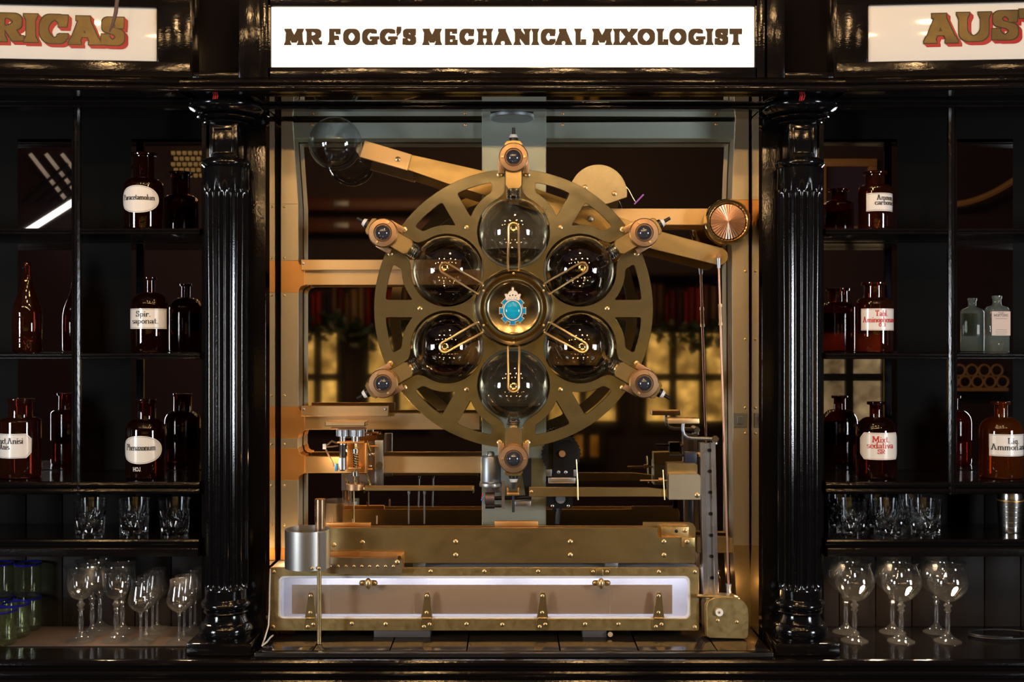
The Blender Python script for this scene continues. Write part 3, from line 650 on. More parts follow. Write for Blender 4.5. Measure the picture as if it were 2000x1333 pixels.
obj('floor_lip', MB().box(-0.66, 0.67, -0.148, -0.125, ZL+0.0005, ZF, 0.002), STONE, ni)
# ================================================================== columns
def column(x, label):
    d = 2.95; Yc = -0.05
    z = lambda py: CZ-(py-666.5)*d/FPX
    R = lambda p: p*d/FPX
    r = thing('column', label, 'column', (x, Yc, ZL))
    obj('plinth', MB().box(x-0.083, x+0.083, Yc-0.083, Yc+0.058, ZL+0.0005, z(1241), 0.003), LACQ, r)
    T = Matrix.Translation((x, Yc, 0))
    def ring(z0, z1, r0, r1, n=6):   # half-round bead bulging from r0 to r1
        return [(r0+(r1-r0)*math.sin(PI*i/n), z0+(z1-z0)*i/n) for i in range(n+1)]
    pb = [(0, z(1241)), (R(50), z(1241))] + ring(z(1240), z(1214), R(48), R(53)) + [(R(44), z(1212)), (R(40), z(1203)), (R(39), z(1197))] + ring(z(1196), z(1188), R(40), R(44)) + ring(z(1187), z(1168), R(42), R(48)) + [(R(41), z(1166)), (0, z(1166))]
    obj('base', MB().lathe(pb, T, 56), GLOSS, r)
    # fluted shaft
    b = bmesh.new(); n = 160; fl = 20
    zs = [1166, 1150, 1148, 1143, 1138, 1133, 1000, 800, 600, 450, 392, 386, 381, 376, 372, 350, 331]
    rows = []
    for py in zs:
        if py >= 1148 or py <= 372: mk = 0
        elif py > 1133: mk = math.sqrt(max(0, 1-((py-1133)/15)**2))
        elif py < 392: mk = math.sqrt(max(0, 1-((392-py)/20)**2))
        else: mk = 1
        rb = R(41.5)+(R(1.5) if py < 500 else 0)
        rows.append([b.verts.new(((rb-R(5.2)*mk*abs(math.sin(fl*t/2))**1.2*(1 if abs(math.sin(fl*t/2)) > 0.30 else 0))*math.cos(t), (rb-R(5.2)*mk*abs(math.sin(fl*t/2))**1.2*(1 if abs(math.sin(fl*t/2)) > 0.30 else 0))*math.sin(t), z(py))) for t in [2*PI*k/n for k in range(n)]])
    for A, B in zip(rows[:-1], rows[1:]):
        for k in range(n): b.faces.new([A[k], A[(k+1) % n], B[(k+1) % n], B[k]])
    bmesh.ops.recalc_face_normals(b, faces=b.faces)
    obj('fluted_shaft', MB().merge(b, T), GLOSS, r, smooth=50)
    pc = [(0, z(331)), (R(42), z(331))] + ring(z(330), z(314), R(43), R(48)) + [(R(34), z(312)), (0, z(312))]
    obj('neck_ring', MB().lathe(pc, T, 56), GLOSS, r)
    nb = MB().box(x-R(27), x+R(27), Yc-R(27), Yc+R(27), z(312), z(246), 0.002)
    for sx in (-1, 1): nb.box(x+sx*R(19)-R(2), x+sx*R(19)+R(2), Yc-R(30), Yc-R(26), z(305), z(254), 0.001)
    for pz in (256, 303): nb.box(x-R(19), x+R(19), Yc-R(30), Yc-R(26), z(pz+2), z(pz-2), 0.001)
    obj('neck_block', nb, GLOSS, r)
    pk = [(0, z(247)), (R(34), z(247))] + ring(z(246), z(239), R(36), R(43)) + ring(z(238), z(228), R(42), R(56)) + [(R(52), z(227))] + ring(z(226), z(198), R(57), R(72), 10) + [(R(60), z(197)), (0, z(197))]
    obj('capital', MB().lathe(pk, T, 64), GLOSS, r)
    obj('abacus', MB().box(x-R(74), x+R(74), Yc-R(60), Yc+R(44), z(197), z(181), 0.003), LACQ, r)
    return r
column(-0.756, 'fluted black column between the left bottle shelves and the niche')
column(0.762, 'fluted black column between the niche and the right bottle shelves')
for px, py, k, where in ((424, 188, 1, 'left'), (1569, 187, 2, 'right')):
    c = PT(px, py, -0.142); m_ = MB()
    for i in range(5):
        a = random.uniform(-0.6, 0.6)
        m_.tube([c+Vector((i*0.003-0.006, 0, 0.007)), c+Vector((i*0.003-0.006+a*0.004, -0.004, 0)), c+Vector((i*0.002-0.004+a*0.012, -0.003, -0.014))], 0.0011, 5)
    tag(obj('ribbon_scrap', m_, REDP), 'scrap of red ribbon snagged on the capital of the %s column' % where, 'ribbon')
# ================================================================== fascia and the three signs
fa = thing('fascia', 'black lacquered fascia with mouldings that holds the lit centre sign', 'fascia', (0, -0.15, CZ+0.63))
YF = -0.18
m_ = MB().pbox(522, -40, 1480, 12, YF, 0.10, 0.002); m_.pbox(522, 131, 1480, 152, YF, 0.10, 0.002)
m_.pbox(505, -40, 529, 152, YF, 0.10, 0.002); m_.pbox(1474, -40, 1500, 152, YF, 0.10, 0.002)
obj('centre_board', m_, LACQ, fa)
obj('centre_backing', MB().pbox(505, -40, 1500, 152, -0.10, 0.28, 0), LACQ, fa)
m_ = MB()
m_.extrude_profile([(-0.10, PZ(178, -0.2)), (-0.19, PZ(178, -0.2))]+arcp(-0.196, PZ(172, -0.2), 0.008, 270, 90, 6)[::1]+[(-0.192, PZ(164, -0.2))]+arcp(-0.19, PZ(158, -0.2), 0.006, 270, 90, 5)+[(-0.18, PZ(150, -0.19)), (-0.10, PZ(150, -0.19))], PX(352, -0.19), PX(1652, -0.19))
obj('moulding', m_, LACQ, fa)
for a, b_, c, d in ((366, 376, 466, 508), (1492, 1533, 1628, 1641)):
    m_ = MB().pbox(a, -40, b_, 152, YF, 0.08, 0.002); m_.pbox(c, -40, d, 152, YF, 0.08, 0.002); m_.pbox(b_, 141, c, 152, YF, 0.08, 0.002)
    obj('corner_block', m_, LACQV, fa)
    obj('sunk_panel', MB().pbox(b_, -40, c, 142, YF+0.03, 0.05, 0), PANELL, fa)
# lit centre sign
si = thing('lit_sign', 'brightly lit white sign with brown capitals over the brass wheel', 'sign', PT(1000, 130, -0.17))
obj('light_panel', MB().pbox(528, 12, 1474, 131, -0.172, 0.03, 0.001), LITSIGN, si)
SIGN = [('M', 556, 593), ('R', 597, 629.5), ('F', 641.8, 665.5), ('O', 670, 703.5), ('G', 707, 740), ('G', 741.6, 776), ("'", 774, 784), ('S', 786, 813),
        ('M', 826, 862), ('E', 867.7, 894), ('C', 897, 927), ('H', 932, 962), ('A', 965, 1000), ('N', 1003.6, 1036.5), ('I', 1040, 1051), ('C', 1056, 1086), ('A', 1084, 1118), ('L', 1123, 1145),
        ('M', 1157, 1195), ('I', 1199.5, 1210.5), ('X', 1212, 1245), ('O', 1245, 1279.5), ('L', 1283.5, 1305.5), ('O', 1307, 1341), ('G', 1344, 1377), ('I', 1380, 1391.5), ('S', 1395.6, 1422.5), ('T', 1424.5, 1449.5)]
ly = -0.1735
lt = MB()
for ch, a, b_ in SIGN:
    if ch == "'":
        P = [hull(nib((779.5, 56+66.5-66.5), 9, 8)+nib((778, 62), 8, 6)), hull(nib((780, 62), 6, 4)+nib((775.5, 69), 2, 3))]
    else:
        P = cap_polys(ch, a, b_, -88.3, -56, 10.2 if ch not in 'MAX' else 9.6, 6.6)
        P = [[(u, -v) for u, v in q] for q in P]
    lt.polys(P, lambda u, v: PT(u, v, ly))
obj('lettering', lt, SIGNBRN, si, smooth=0)
def side_fascia(s, letters, x_edge, y0, y1, label):
    """board that turns slightly towards the viewer, with an unlit opal sign let into it"""
    px_in = 375 if s < 0 else 1628
    piv = Vector((PX(px_in, YF), YF, 0))
    ang = math.radians(4.3)*(1 if s < 0 else -1)
    M = Matrix.Translation(piv) @ Matrix.Rotation(ang, 4, 'Z') @ Matrix.Translation(-piv)
    o0, o1 = (-420, 372) if s < 0 else (1634, 2420)
    p0, p1 = (-420, x_edge) if s < 0 else (x_edge, 2420)
    m_ = MB().pbox(o0, -60, o1, y0, YF, 0.06, 0.002); m_.pbox(o0, y1, o1, 152, YF, 0.06, 0.002)
    if s < 0: m_.pbox(x_edge+1, y0-3, o1, y1+3, YF, 0.06, 0.002)
    else: m_.pbox(o0, y0-3, x_edge-1, y1+3, YF, 0.06, 0.002)
    obj('side_board', m_, LACQ, fa, M=M)
    m_ = MB(); xa, xb = PX(o0, -0.19), PX(o1, -0.19)
    m_.extrude_profile([(-0.12, PZ(178, -0.2)), (-0.186, PZ(178, -0.2))]+arcp(-0.19, PZ(172, -0.2), 0.008, 270, 90, 6)+[(-0.186, PZ(164, -0.2))]+arcp(-0.184, PZ(158, -0.2), 0.006, 270, 90, 5)+[(-0.178, PZ(150, -0.19)), (-0.12, PZ(150, -0.19))], xa, xb)
    obj('side_moulding', m_, LACQ, fa, M=M)
    mb0 = MB().pbox(p0, y0, p1, y1, -0.172, 0.02, 0.0008)
    sg = thing('opal_sign', label, 'sign', M @ PT(x_edge, y1, -0.172))
    obj('opal_panel', mb0, OPAL, sg, M=M)
    R_ = MB(); K = MB(); G = MB()
    for ch, a, b_, t, bt in letters:
        def poly(grow): return [[(u, -v) for u, v in q] for q in cap_polys(ch, a, b_, -bt, -t, 15.5 if ch != 'I' else 17, 8.5, grow)]
        for k in range(6): R_.polys(poly(1.4), lambda u, v: PT(u+k*1.3, v+k*1.3, -0.1724-0.00006*(6-k)))
        K.polys(poly(1.6), lambda u, v: PT(u, v, -0.1735))
        G.polys(poly(-0.2), lambda u, v: PT(u, v, -0.1742))
    obj('red_shadow', R_, SIGNRED, sg, smooth=0, M=M); obj('black_outline', K, SIGNBLK, sg, smooth=0, M=M); obj('gold_letters', G, GOLDLEAF, sg, smooth=0, M=M)
    return M
ML = side_fascia(-1, [('R', 2, 56, 33.5, 88), ('I', 56, 83, 34, 88.5), ('C', 86, 141, 34, 90), ('A', 141, 203, 36, 91), ('S', 202, 246, 37, 91.5)], 308, 16, 121, 'unlit opal sign with gold letters ending RICAS')
side_fascia(1, [('A', 1800, 1865, 31, 88), ('U', 1862, 1926, 30, 86), ('S', 1928, 1977, 28, 84.5), ('T', 1979, 2040, 26, 83)], 1694, 11, 122, 'unlit opal sign with gold letters starting AUST')
obj_ = obj('hanging_strap', MB().tube([PT(232, -40, -0.27), PT(229, 0, -0.27), PT(226, 25, -0.268), PT(220, 48, -0.265), PT(214, 62, -0.262)], [0.005, 0.005, 0.005, 0.004, 0.002], 8), STRAPM)
tag(obj_, 'brown strap hanging in front of the letter S of the left sign', 'strap')
# ================================================================== bottles
YB = 0.02
def label_patch(mb, R, shape, ua, va, inset=0.0, off=0.0006, n=28):
    def hi(u):
        t = u/ua
        if shape == 'oval': return va*math.sqrt(max(0, 1-t*t))
        if shape == 'chamfer':
            c = 0.22; return va if abs(t) < 1-c else va*(1-0.42*(abs(t)-(1-c))/c)
        return va
    cols = []
    for i in range(n+1):
        u = -ua+2*ua*i/n
        if shape == 'oval': u = -ua*math.cos(PI*i/n)
        cols.append((u, hi(u)))
    return cols
def cyl_fn(R, zc, a0=0.0):
    def f(u, v):
        a = u/R+a0; return Vector((R*math.sin(a), -R*math.cos(a), zc+v))
    return f
def add_label(root, R, zc, ua, va, shape, m, ink, lines, name='paper_label', turn=0.0, border=True):
    mb = MB(); f = cyl_fn(R+0.0007, zc, turn); f2 = cyl_fn(R+0.0011, zc, turn)
    cols = label_patch(mb, R, shape, ua, va)
    P = []
    for (u, h), (u2, h2) in zip(cols[:-1], cols[1:]):
        q = [(u, -h), (u2, -h2), (u2, h2), (u, h)]
        if h < 1e-7: q = [(u, 0), (u2, -h2), (u2, h2)]
        if h2 < 1e-7: q = [(u, -h), (u2, 0), (u, h)]
        P.append(q)
    mb.polys(P, f); bmesh.ops.remove_doubles(mb.bm, verts=mb.bm.verts, dist=1e-6)
    lo = obj(name, mb, m, root, smooth=60)
    t = MB(); d1, d2 = 0.0022, 0.0029
    if border:
        B = []
        for (u, h), (u2, h2) in zip(cols[:-1], cols[1:]):
            k = 0.95
            if h > 0.004 and h2 > 0.004:
                for sg in (1, -1): B.append([(u*k, sg*(h-d1)), (u2*k, sg*(h2-d1)), (u2*k, sg*(h2-d2)), (u*k, sg*(h-d2))])
        t.polys(B, f2)
    for txt, yb, h, wd, *rest in lines:
        xc = rest[0] if rest else 0
        t.polys(text_polys(txt, xc, yb, h, wd), f2)
    obj('lettering', t, ink, lo, smooth=0)
    return lo
def bottle(label, px, zb, top, wpx, neckpx, lippx, sh_py, nb_py, glass, round_sh=False, Y=YB):
    """apothecary bottle: pixel rows of the top, the shoulder's start and the neck's foot"""
    x = PX(px, Y); s = lambda n: SL(n, Y)
    H = PZ(top, Y)-zb; zs = PZ(sh_py, Y)-zb; zn = PZ(nb_py, Y)-zb
    R = s(wpx/2); rn = s(neckpx/2); rl = s(lippx/2)
    r = thing('apothecary_bottle', label, 'bottle', (x, Y, zb+0.0004))
    pr = [(0, 0.004), (R*0.75, 0.0), (R-0.004, 0.0), (R-0.001, 0.002), (R, 0.006), (R, zs)]
    for i in range(1, 8):
        a = PI/2*i/7
        pr.append((rn+(R-rn)*math.cos(a) if not round_sh else rn+(R-rn)*math.cos(a)**0.9, zs+(zn-zs)*math.sin(a)))
    pr += [(rn, zn+0.002), (rn*0.98, H-0.012), (rn, H-0.009), (rl-0.001, H-0.008), (rl, H-0.005), (rl, H-0.001), (rl-0.002, H), (rn*0.7, H), (rn*0.68, H-0.02)]
    o = bpy.data.objects.new('dummy', None); bpy.data.objects.remove(o)
    mb = MB().lathe(pr, Matrix.Translation(r.location), 48); obj('glass_body', mb, glass, r, smooth=40)
    return r, R, lambda py: PZ(py, Y)-zb
def lab(bt, py0, py1, wpx, shape, m, ink, lines, off=0, border=True, name='paper_label'):
    r, R, zf = bt; s = lambda n: SL(n, YB)
    mb_z = (PZ(py0, YB)+PZ(py1, YB))/2; va = SL(py1-py0, YB)/2
    dx0 = max(-0.985, min(0.985, s(off-wpx/2)/R)); dx1 = max(-0.985, min(0.985, s(off+wpx/2)/R))
    a0, a1 = math.asin(dx0), math.asin(dx1); ua = R*(a1-a0)/2; turn = (a0+a1)/2
    L = []
    for txt, pb, h, wd, *rest in lines:
        L.append((txt, PZ(pb, YB)-mb_z, s(h), s(wd), *[s(q) for q in rest]))
    # label geometry is built round the bottle's own axis, then moved to it
    loc = r.location.copy()
    f_old = add_label
    mb_z0 = mb_z
    tmp = []
    global _LOC; _LOC = loc
    add_label_at(r, R, mb_z0, ua, va, shape, m, ink, L, turn, border, name)
def add_label_at(r, R, zc, ua, va, shape, m, ink, L, turn, border, name):
    keep = r.location.copy(); r.location = (0, 0, 0)
    add_label(r, R, zc-keep.z, ua, va, shape, m, ink, L, name, turn, border)
    r.location = keep
bt = bottle('near-black bottle with wide neck and white oval label reading Paracetamolum', 281, ZS1, 300, 76, 40, 50, 366, 350, DAMBER)
lab(bt, 367, 420, 69, 'oval', WHITEL, INK, [('Paracetamolum', 395, 10.5, 68)])
bt = bottle('narrow-necked brown bottle with cream label reading Spir. saponat.', 293, ZS2, 542, 72, 20, 27, 600, 572, DAMBER, True)
lab(bt, 604, 643, 70, 'rect', IVORY, INK, [('Spir.', 619.5, 11, 30, -2), ('saponat.', 633, 11, 56)])
bt = bottle('amber bottle with chamfered white label reading Fruct. Anisi Anis', 40, ZS3, 779, 77, 45, 52, 824, 815, PINKG)
lab(bt, 845, 892, 71, 'chamfer', WHITEL, INK, [('Fruct.Anisi', 864, 11.5, 64, -2), ('Anis', 875, 11, 26, -8)], off=-4)
bt = bottle('dark brown bottle with oval cream label reading Phenazonum', 285, ZS3, 780, 76, 38, 40, 842, 818, DAMBER)
lab(bt, 849, 903, 71, 'oval', IVORY, INK, [('Phenazonum', 877, 12, 62)])
t = MB(); t.polys(text_polys('HOJ.', 0, 0, SL(8, YB), SL(17, YB), 0.10, 0.10), lambda u, v: cyl_fn(bt[1]+0.0006, 0)(u, v)+Vector((PX(281, YB)-bt[0].location.x, 0, PZ(917, YB)))-Vector((0, 0, 0)))
obj('painted_mark', t, WHITEL, bt[0], smooth=0, M=Matrix.Translation((bt[0].location.x, bt[0].location.y, 0)))
bt = bottle('wide-necked brown bottle with white label reading Ammon. carbonic.', 1709, ZS1, 336, 64, 36, 46, 371, 362, PINKG)
lab(bt, 381, 416, 56, 'rect', WHITEL, INK, [('Ammon.', 394.5, 10, 40, 4), ('carbonic.', 404, 10, 48, 4)], off=4)
bt = bottle('wide-necked brown bottle with red-lettered label reading Tabl. Aminophenazon', 1707, ZS2, 552, 72, 40, 50, 596, 582, PINKG)
lab(bt, 604, 646, 68, 'rect', WHITEL, REDINK, [('Tabl.', 618.5, 11, 26, -3), ('Aminophenazon', 630.5, 11, 80), ('0.3', 639, 7.5, 15, -2)], off=3)
bt = bottle('dark round-shouldered bottle with red-edged label reading Mixt. sedativa SR', 1711, ZS3, 785, 76, 25, 35, 845, 815, DAMBER, True)
lab(bt, 843, 895, 71, 'chamfer', IVORY, REDINK, [('Mixt.', 861.5, 12, 34, -2), ('sedativa', 873, 12, 54, -3), ('SR', 883.5, 9, 15, -2)], off=0)
bt = bottle('amber flat-stoppered bottle with white label reading Liq. Ammon. anis', 1955, ZS3, 785, 80, 24, 36, 843, 815, AMBER, True)
lab(bt, 846, 888, 72, 'rect', WHITEL, INK, [('Liq.', 864, 11.5, 24), ('Ammon.anis.', 876, 12, 86)], off=3)
# tall embossed bottle
r = thing('embossed_bottle', 'tall slim brown bottle with embossed lettering on the middle shelf', 'bottle', (PX(53, YB), YB, ZS2+0.0004))
s = lambda n: SL(n, YB)
z_ = lambda py: PZ(py, YB)-ZS2
pr = [(0, 0.004), (s(24), 0), (s(27), 0.004), (s(27.5), z_(640)), (s(27), z_(612)), (s(24), z_(595)), (s(17), z_(575)), (s(11), z_(558)), (s(8.5), z_(540)), (s(7), z_(524)), (s(8.5), z_(523)), (s(8.5), z_(514)), (s(7), z_(512)), (s(5), z_(512)), (s(5), z_(520))]
obj('glass_body', MB().lathe(pr, Matrix.Translation(r.location), 40), PINKG, r, smooth=50)
em = MB(); fz = cyl_fn(s(27.6), 0)
for j, (v0, txt) in enumerate(((612, 'H'), (622, 'E'), (632, 'L'), (642, 'T'), (652, 'E'), (662, 'N'), (672, 'H'))):
    P = cap_polys(txt, -s(4), s(4), z_(v0+7), z_(v0), s(1.8), s(1.2))
    em.polys(P, lambda u, v: fz(u, v))
obj('embossing', em, PINKG, r, smooth=0, M=Matrix.Translation(r.location))
# square clear bottle close to the mirror
YQ = 0.105
r = thing('square_bottle', 'clear square medicine bottle with faded paper label near the mirror', 'bottle', (PX(1947, YQ), YQ, ZS2+0.0004))
s = lambda n: SL(n, YQ)
b = bmesh.new(); rows = []
zq = lambda py: PZ(py, YQ)-ZS2
for hw, hd, z in ((s(20), s(14), 0), (s(22), s(16), 0.004), (s(22), s(16), zq(607)), (s(19), s(13), zq(601)), (s(9), s(9), zq(597)), (s(7.5), s(7.5), zq(593)), (s(7.5), s(7.5), zq(585)), (s(9), s(9), zq(583)), (s(9), s(9), zq(579)), (s(6), s(6), zq(578))):
    e = 3.2 if z < zq(600) else 2.0
    ring_ = []
    for k in range(32):
        a = 2*PI*k/32; c_, s_ = math.cos(a), math.sin(a)
        ring_.append(b.verts.new((hw*math.copysign(abs(c_)**(2/e), c_), hd*math.copysign(abs(s_)**(2/e), s_), z)))
    rows.append(ring_)
for A, B in zip(rows[:-1], rows[1:]):
    for k in range(32): b.faces.new([A[k], A[(k+1) % 32], B[(k+1) % 32], B[k]])
b.faces.new(rows[0]); bmesh.ops.recalc_face_normals(b, faces=b.faces)
obj('glass_body', MB().merge(b, Matrix.Translation(r.location)), AQUA, r, smooth=50)
lp = MB().box(r.location.x-s(17), r.location.x+s(19), YQ-s(16)-0.0012, YQ-s(16)-0.0006, ZS2+zq(656), ZS2+zq(609))
lo = obj('paper_label', lp, PINKL, r)
t = MB(); yy = YQ-s(16)-0.0016
for txt, pb, h, wd in (('THE', 614, 3.5, 12), ('MIXTURE', 619, 4.5, 28)):
    t.polys(text_polys(txt, PX(1948, YQ), PZ(pb, YQ), s(h), s(wd), 0.14, 0.08), lambda u, v: Vector((u, yy, v)))
for k, pb in enumerate((623, 645, 649, 653)): t.polys([nib((PX(1948, YQ), PZ(pb, YQ)), s(24-3*(k % 2)), s(0.6))], lambda u, v: Vector((u, yy, v)))
obj('lettering', t, INK, lo, smooth=0)
# ================================================================== glasses
def tumbler(loc, label):
    r = thing('cut_tumbler', label, 'tumbler', (0, 0, 0), 'cut crystal tumblers')
    R0, R1, H = 0.0362, 0.0425, 0.094; n = 120; rows = []
    b = bmesh.new(); nz = 44
    for j in range(nz+1):
        z = H*j/nz; t = j/nz; base = R0+(R1-R0)*t; row = []
        for k in range(n):
            a = 2*PI*k/n; d = 0
            if 0.07 < t < 0.72:
                u = a*R1; m1 = abs(((a*12/(2*PI)+t*2.1) % 1)-0.5); m2 = abs(((a*12/(2*PI)-t*2.1) % 1)-0.5)
                top = 0.52+0.18*abs(((a*4/(2*PI)) % 1)-0.5)*2
                if t < top: d = max(max(0, 0.16-m1), max(0, 0.16-m2))*0.019
            row.append(b.verts.new(((base-d)*math.cos(a), (base-d)*math.sin(a), z)))
        rows.append(row)
    for z, rr_ in ((H, R1-0.0016), (H*0.9, R1-0.0022), (H*0.5, R1-0.0042), (H*0.2, R0-0.003), (0.014, R0-0.006), (0.012, R0-0.012)):
        rows.append([b.verts.new((rr_*math.cos(2*PI*k/n), rr_*math.sin(2*PI*k/n), z)) for k in range(n)])
    for A, B in zip(rows[:-1], rows[1:]):
        for k in range(n): b.faces.new([A[k], A[(k+1) % n], B[(k+1) % n], B[k]])
    b.faces.new(rows[0][::-1]); b.faces.new(rows[-1])
    bmesh.ops.recalc_face_normals(b, faces=b.faces)
    obj('cut_glass_body', MB().merge(b), CRYST, r, smooth=25)
    r.location = loc
    return r
tx = lambda px, Y: (PX(px, Y), Y, ZT+0.0004)
t0 = tumbler(tx(176, -0.005), 'cut crystal tumbler on the left shelf, furthest from the column')
dup(t0, tx(262, 0.0), 'cut crystal tumbler in the middle of the left shelf row', 0.3)
dup(t0, tx(341, 0.005), 'cut crystal tumbler on the left shelf, nearest the column', 0.7)
dup(t0, tx(1662, -0.012), 'cut crystal tumbler in the front right row, nearest the column', 0.2)
dup(t0, tx(1735, -0.012), 'cut crystal tumbler in the middle of the front right row', 0.5)
dup(t0, tx(1808, -0.014), 'cut crystal tumbler at the shaker end of the front right row', 0.9)
dup(t0, tx(1645, 0.085), 'cut crystal tumbler behind the front one nearest the right column', 0.1)
dup(t0, tx(1716, 0.085), 'cut crystal tumbler behind the middle of the front right row', 0.6)
dup(t0, tx(1784, 0.085), 'cut crystal tumbler behind the shaker end of the front right row', 0.8)
def stem_glass(kind, label, group):
    r = thing('stem_glass', label, 'wine glass', (0, 0, 0), group)
    k = 1/722.0
    if kind == 'A':
        foot = [(0, 0), (26, 0), (26.3, 1.2), (20, 4.2), (11, 10), (6, 16), (4.2, 22)]
        stem = [(0, 20), (4.2, 22), (5.2, 38), (3.8, 54), (4.2, 57), (7.4, 61), (4.2, 65), (8.6, 70.5), (4.0, 75), (4.2, 78), (0, 79)]
        bowl = [(0, 77), (6, 78), (18, 83), (30, 95), (36, 105), (38.2, 114), (37, 124), (33, 136), (29.6, 146), (30.5, 151), (33.5, 156)]
    elif kind == 'B':
        foot = [(0, 0), (27, 0), (27.3, 1.2), (20, 4.2), (11, 10), (6, 15), (4, 20)]
        stem = [(0, 19), (4, 20), (5.4, 38), (3.6, 57), (6.2, 61), (4, 65), (8, 71), (4.2, 76), (4.4, 80), (0, 81)]
        bowl = [(0, 80), (7, 81), (16, 86), (22, 94), (25.5, 108), (26.5, 125), (26.6, 136), (28.5, 141), (33, 147)]
    else:
        foot = [(0, 0), (25, 0), (25.3, 1), (16, 3.2), (7, 6), (3.2, 10), (2.6, 14)]
        stem = [(0, 13), (2.6, 14), (2.4, 40), (3.2, 54), (5, 59), (0, 60)]
        bowl = [(0, 58), (6, 59.5), (16, 66), (22, 74), (23.8, 80), (22.5, 90), (19, 104), (17.6, 112), (17.5, 122)]
    obj('foot', MB().lathe([(a*k, z*k) for a, z in foot], None, 40), STEMG, r, smooth=60)
    obj('stem', MB().lathe([(a*k, z*k) for a, z in stem], None, 20), STEMG, r, smooth=60)
    # a wall with an inner skin and a rolled rim
    inner = [(max(0, a-1.0), z+0.9) for a, z in bowl[::-1]]
    inner[0] = (bowl[-1][0]-0.9, bowl[-1][1]); inner[-1] = (0, bowl[0][1]+2.0)
    # smooth the outline
    def sm(P):
        out = []
        for i in range(len(P)-1):
            p0 = P[max(i-1, 0)]; p1 = P[i]; p2 = P[i+1]; p3 = P[min(i+2, len(P)-1)]
            for q in range(4):
                t = q/4; t2 = t*t; t3 = t2*t
                out.append(tuple(max(0, 0.5*((2*p1[j])+(-p0[j]+p2[j])*t+(2*p0[j]-5*p1[j]+4*p2[j]-p3[j])*t2+(-p0[j]+3*p1[j]-3*p2[j]+p3[j])*t3)) for j in (0, 1)))
        out.append(P[-1]); return out
    obj('bowl', MB().lathe([(a*k, z*k) for a, z in sm(bowl)]+[(bowl[-1][0]*k-0.0004, bowl[-1][1]*k+0.0004)]+[(a*k, z*k) for a, z in sm(inner)], None, 56), CLEAR, r, smooth=60)
    return r
def on_ledge(px, py, zt=ZL):
    d = (CZ-zt)*FPX/(py-666.5); Y = d-3
    return (PX(px, Y), Y, zt+0.0004)
ga = stem_glass('A', 'balloon wine glass in the front row, nearest the right column', 'balloon glasses'); ga.location = on_ledge(1669, 1253)
dup(ga, on_ledge(1760, 1254), 'balloon wine glass in the middle of the front row')
dup(ga, on_ledge(1851, 1254), 'balloon wine glass in the front row, furthest from the right column')
dup(ga, on_ledge(1652, 1236), 'balloon wine glass behind the front one nearest the right column')
dup(ga, on_ledge(1743, 1236), 'balloon wine glass behind the middle of the front row')
dup(ga, on_ledge(1829, 1236), 'balloon wine glass behind the one furthest from the right column')
ZMAT = ZL+0.0035
gb = stem_glass('B', 'flared wine glass at the front, beside the blue-rimmed tumblers', 'flared wine glasses'); gb.location = on_ledge(158, 1253, ZMAT)
dup(gb, on_ledge(227, 1252, ZMAT), 'flared wine glass at the front, beside the small tulip glasses')
dup(gb, on_ledge(180, 1240, ZMAT), 'flared wine glass in the second row behind the front pair', 0.0)
dup(gb, on_ledge(195, 1229.5, ZMAT), 'flared wine glass at the very back against the planks')
dup(gb, on_ledge(239, 1236, ZMAT), 'flared wine glass behind the front one next to the tulip glasses')
gc = stem_glass('C', 'small tulip glass at the front of the file by the flared glasses', 'small tulip glasses'); gc.location = on_ledge(275, 1256, ZMAT)
for k, (px, py) in enumerate(((286, 1246.5), (298, 1237.5), (307, 1229.0))):
    dup(gc, on_ledge(px, py, ZMAT), 'small tulip glass, %s in the file by the flared glasses' % ('second', 'third', 'fourth and hindmost')[k])
for k, (px, py) in enumerate(((350, 1256), (360, 1246.5), (372, 1237.5), (381, 1229.0))):
    dup(gc, on_ledge(px, py, ZMAT), 'small tulip glass, %s in the file by the left column' % ('first', 'second', 'third', 'fourth and hindmost')[k])
m_ = MB().box(-2.2, -0.845, -0.045, 0.155, ZL+0.0003, ZL+0.003, 0.0008)
tag(obj('bar_mat', m_, RUBBER), 'brown ribbed mat under the wine glasses on the ledge', 'mat')
def rim_tumbler():
    r = thing('blue_rimmed_tumbler', None, 'tumbler', (0, 0, 0), 'blue-rimmed tumblers')
    k = 0.0365; H = 0.093
    obj('glass_body', MB().lathe([(0, 0.002), (k*0.85, 0), (k*0.97, 0.004), (k, 0.02), (k*0.98, 0.06), (k*1.0, H-0.006), (k*0.93, H-0.006), (k*0.92, 0.06), (k*0.9, 0.016), (0, 0.012)], None, 44), GREENT, r, smooth=50)
    obj('blue_rim', MB().tube([(k*0.965*math.cos(2*PI*i/40), k*0.965*math.sin(2*PI*i/40), H-0.004) for i in range(40)], 0.0032, 8, True), COBALT, r, label='cobalt blue rim')
    return r
rt = rim_tumbler(); xb = PX(4, -0.03)
rt['label'] = 'blue-rimmed tumbler at the front of the bottom row on the mat'; rt.location = (xb, -0.029, ZMAT)
dup(rt, (xb+0.002, 0.046, ZMAT), 'blue-rimmed tumbler second from the front of the bottom row')
dup(rt, (xb+0.003, 0.121, ZMAT), 'blue-rimmed tumbler at the back of the bottom row')
dup(rt, (xb-0.074, 0.121, ZMAT), 'blue-rimmed tumbler at the frame edge under another at the back')
dup(rt, (xb+0.003, 0.121, ZMAT+0.0955), 'blue-rimmed tumbler stacked on top of the hindmost one')
dup(rt, (xb-0.074, 0.121, ZMAT+0.0955), 'blue-rimmed tumbler on top at the frame edge')
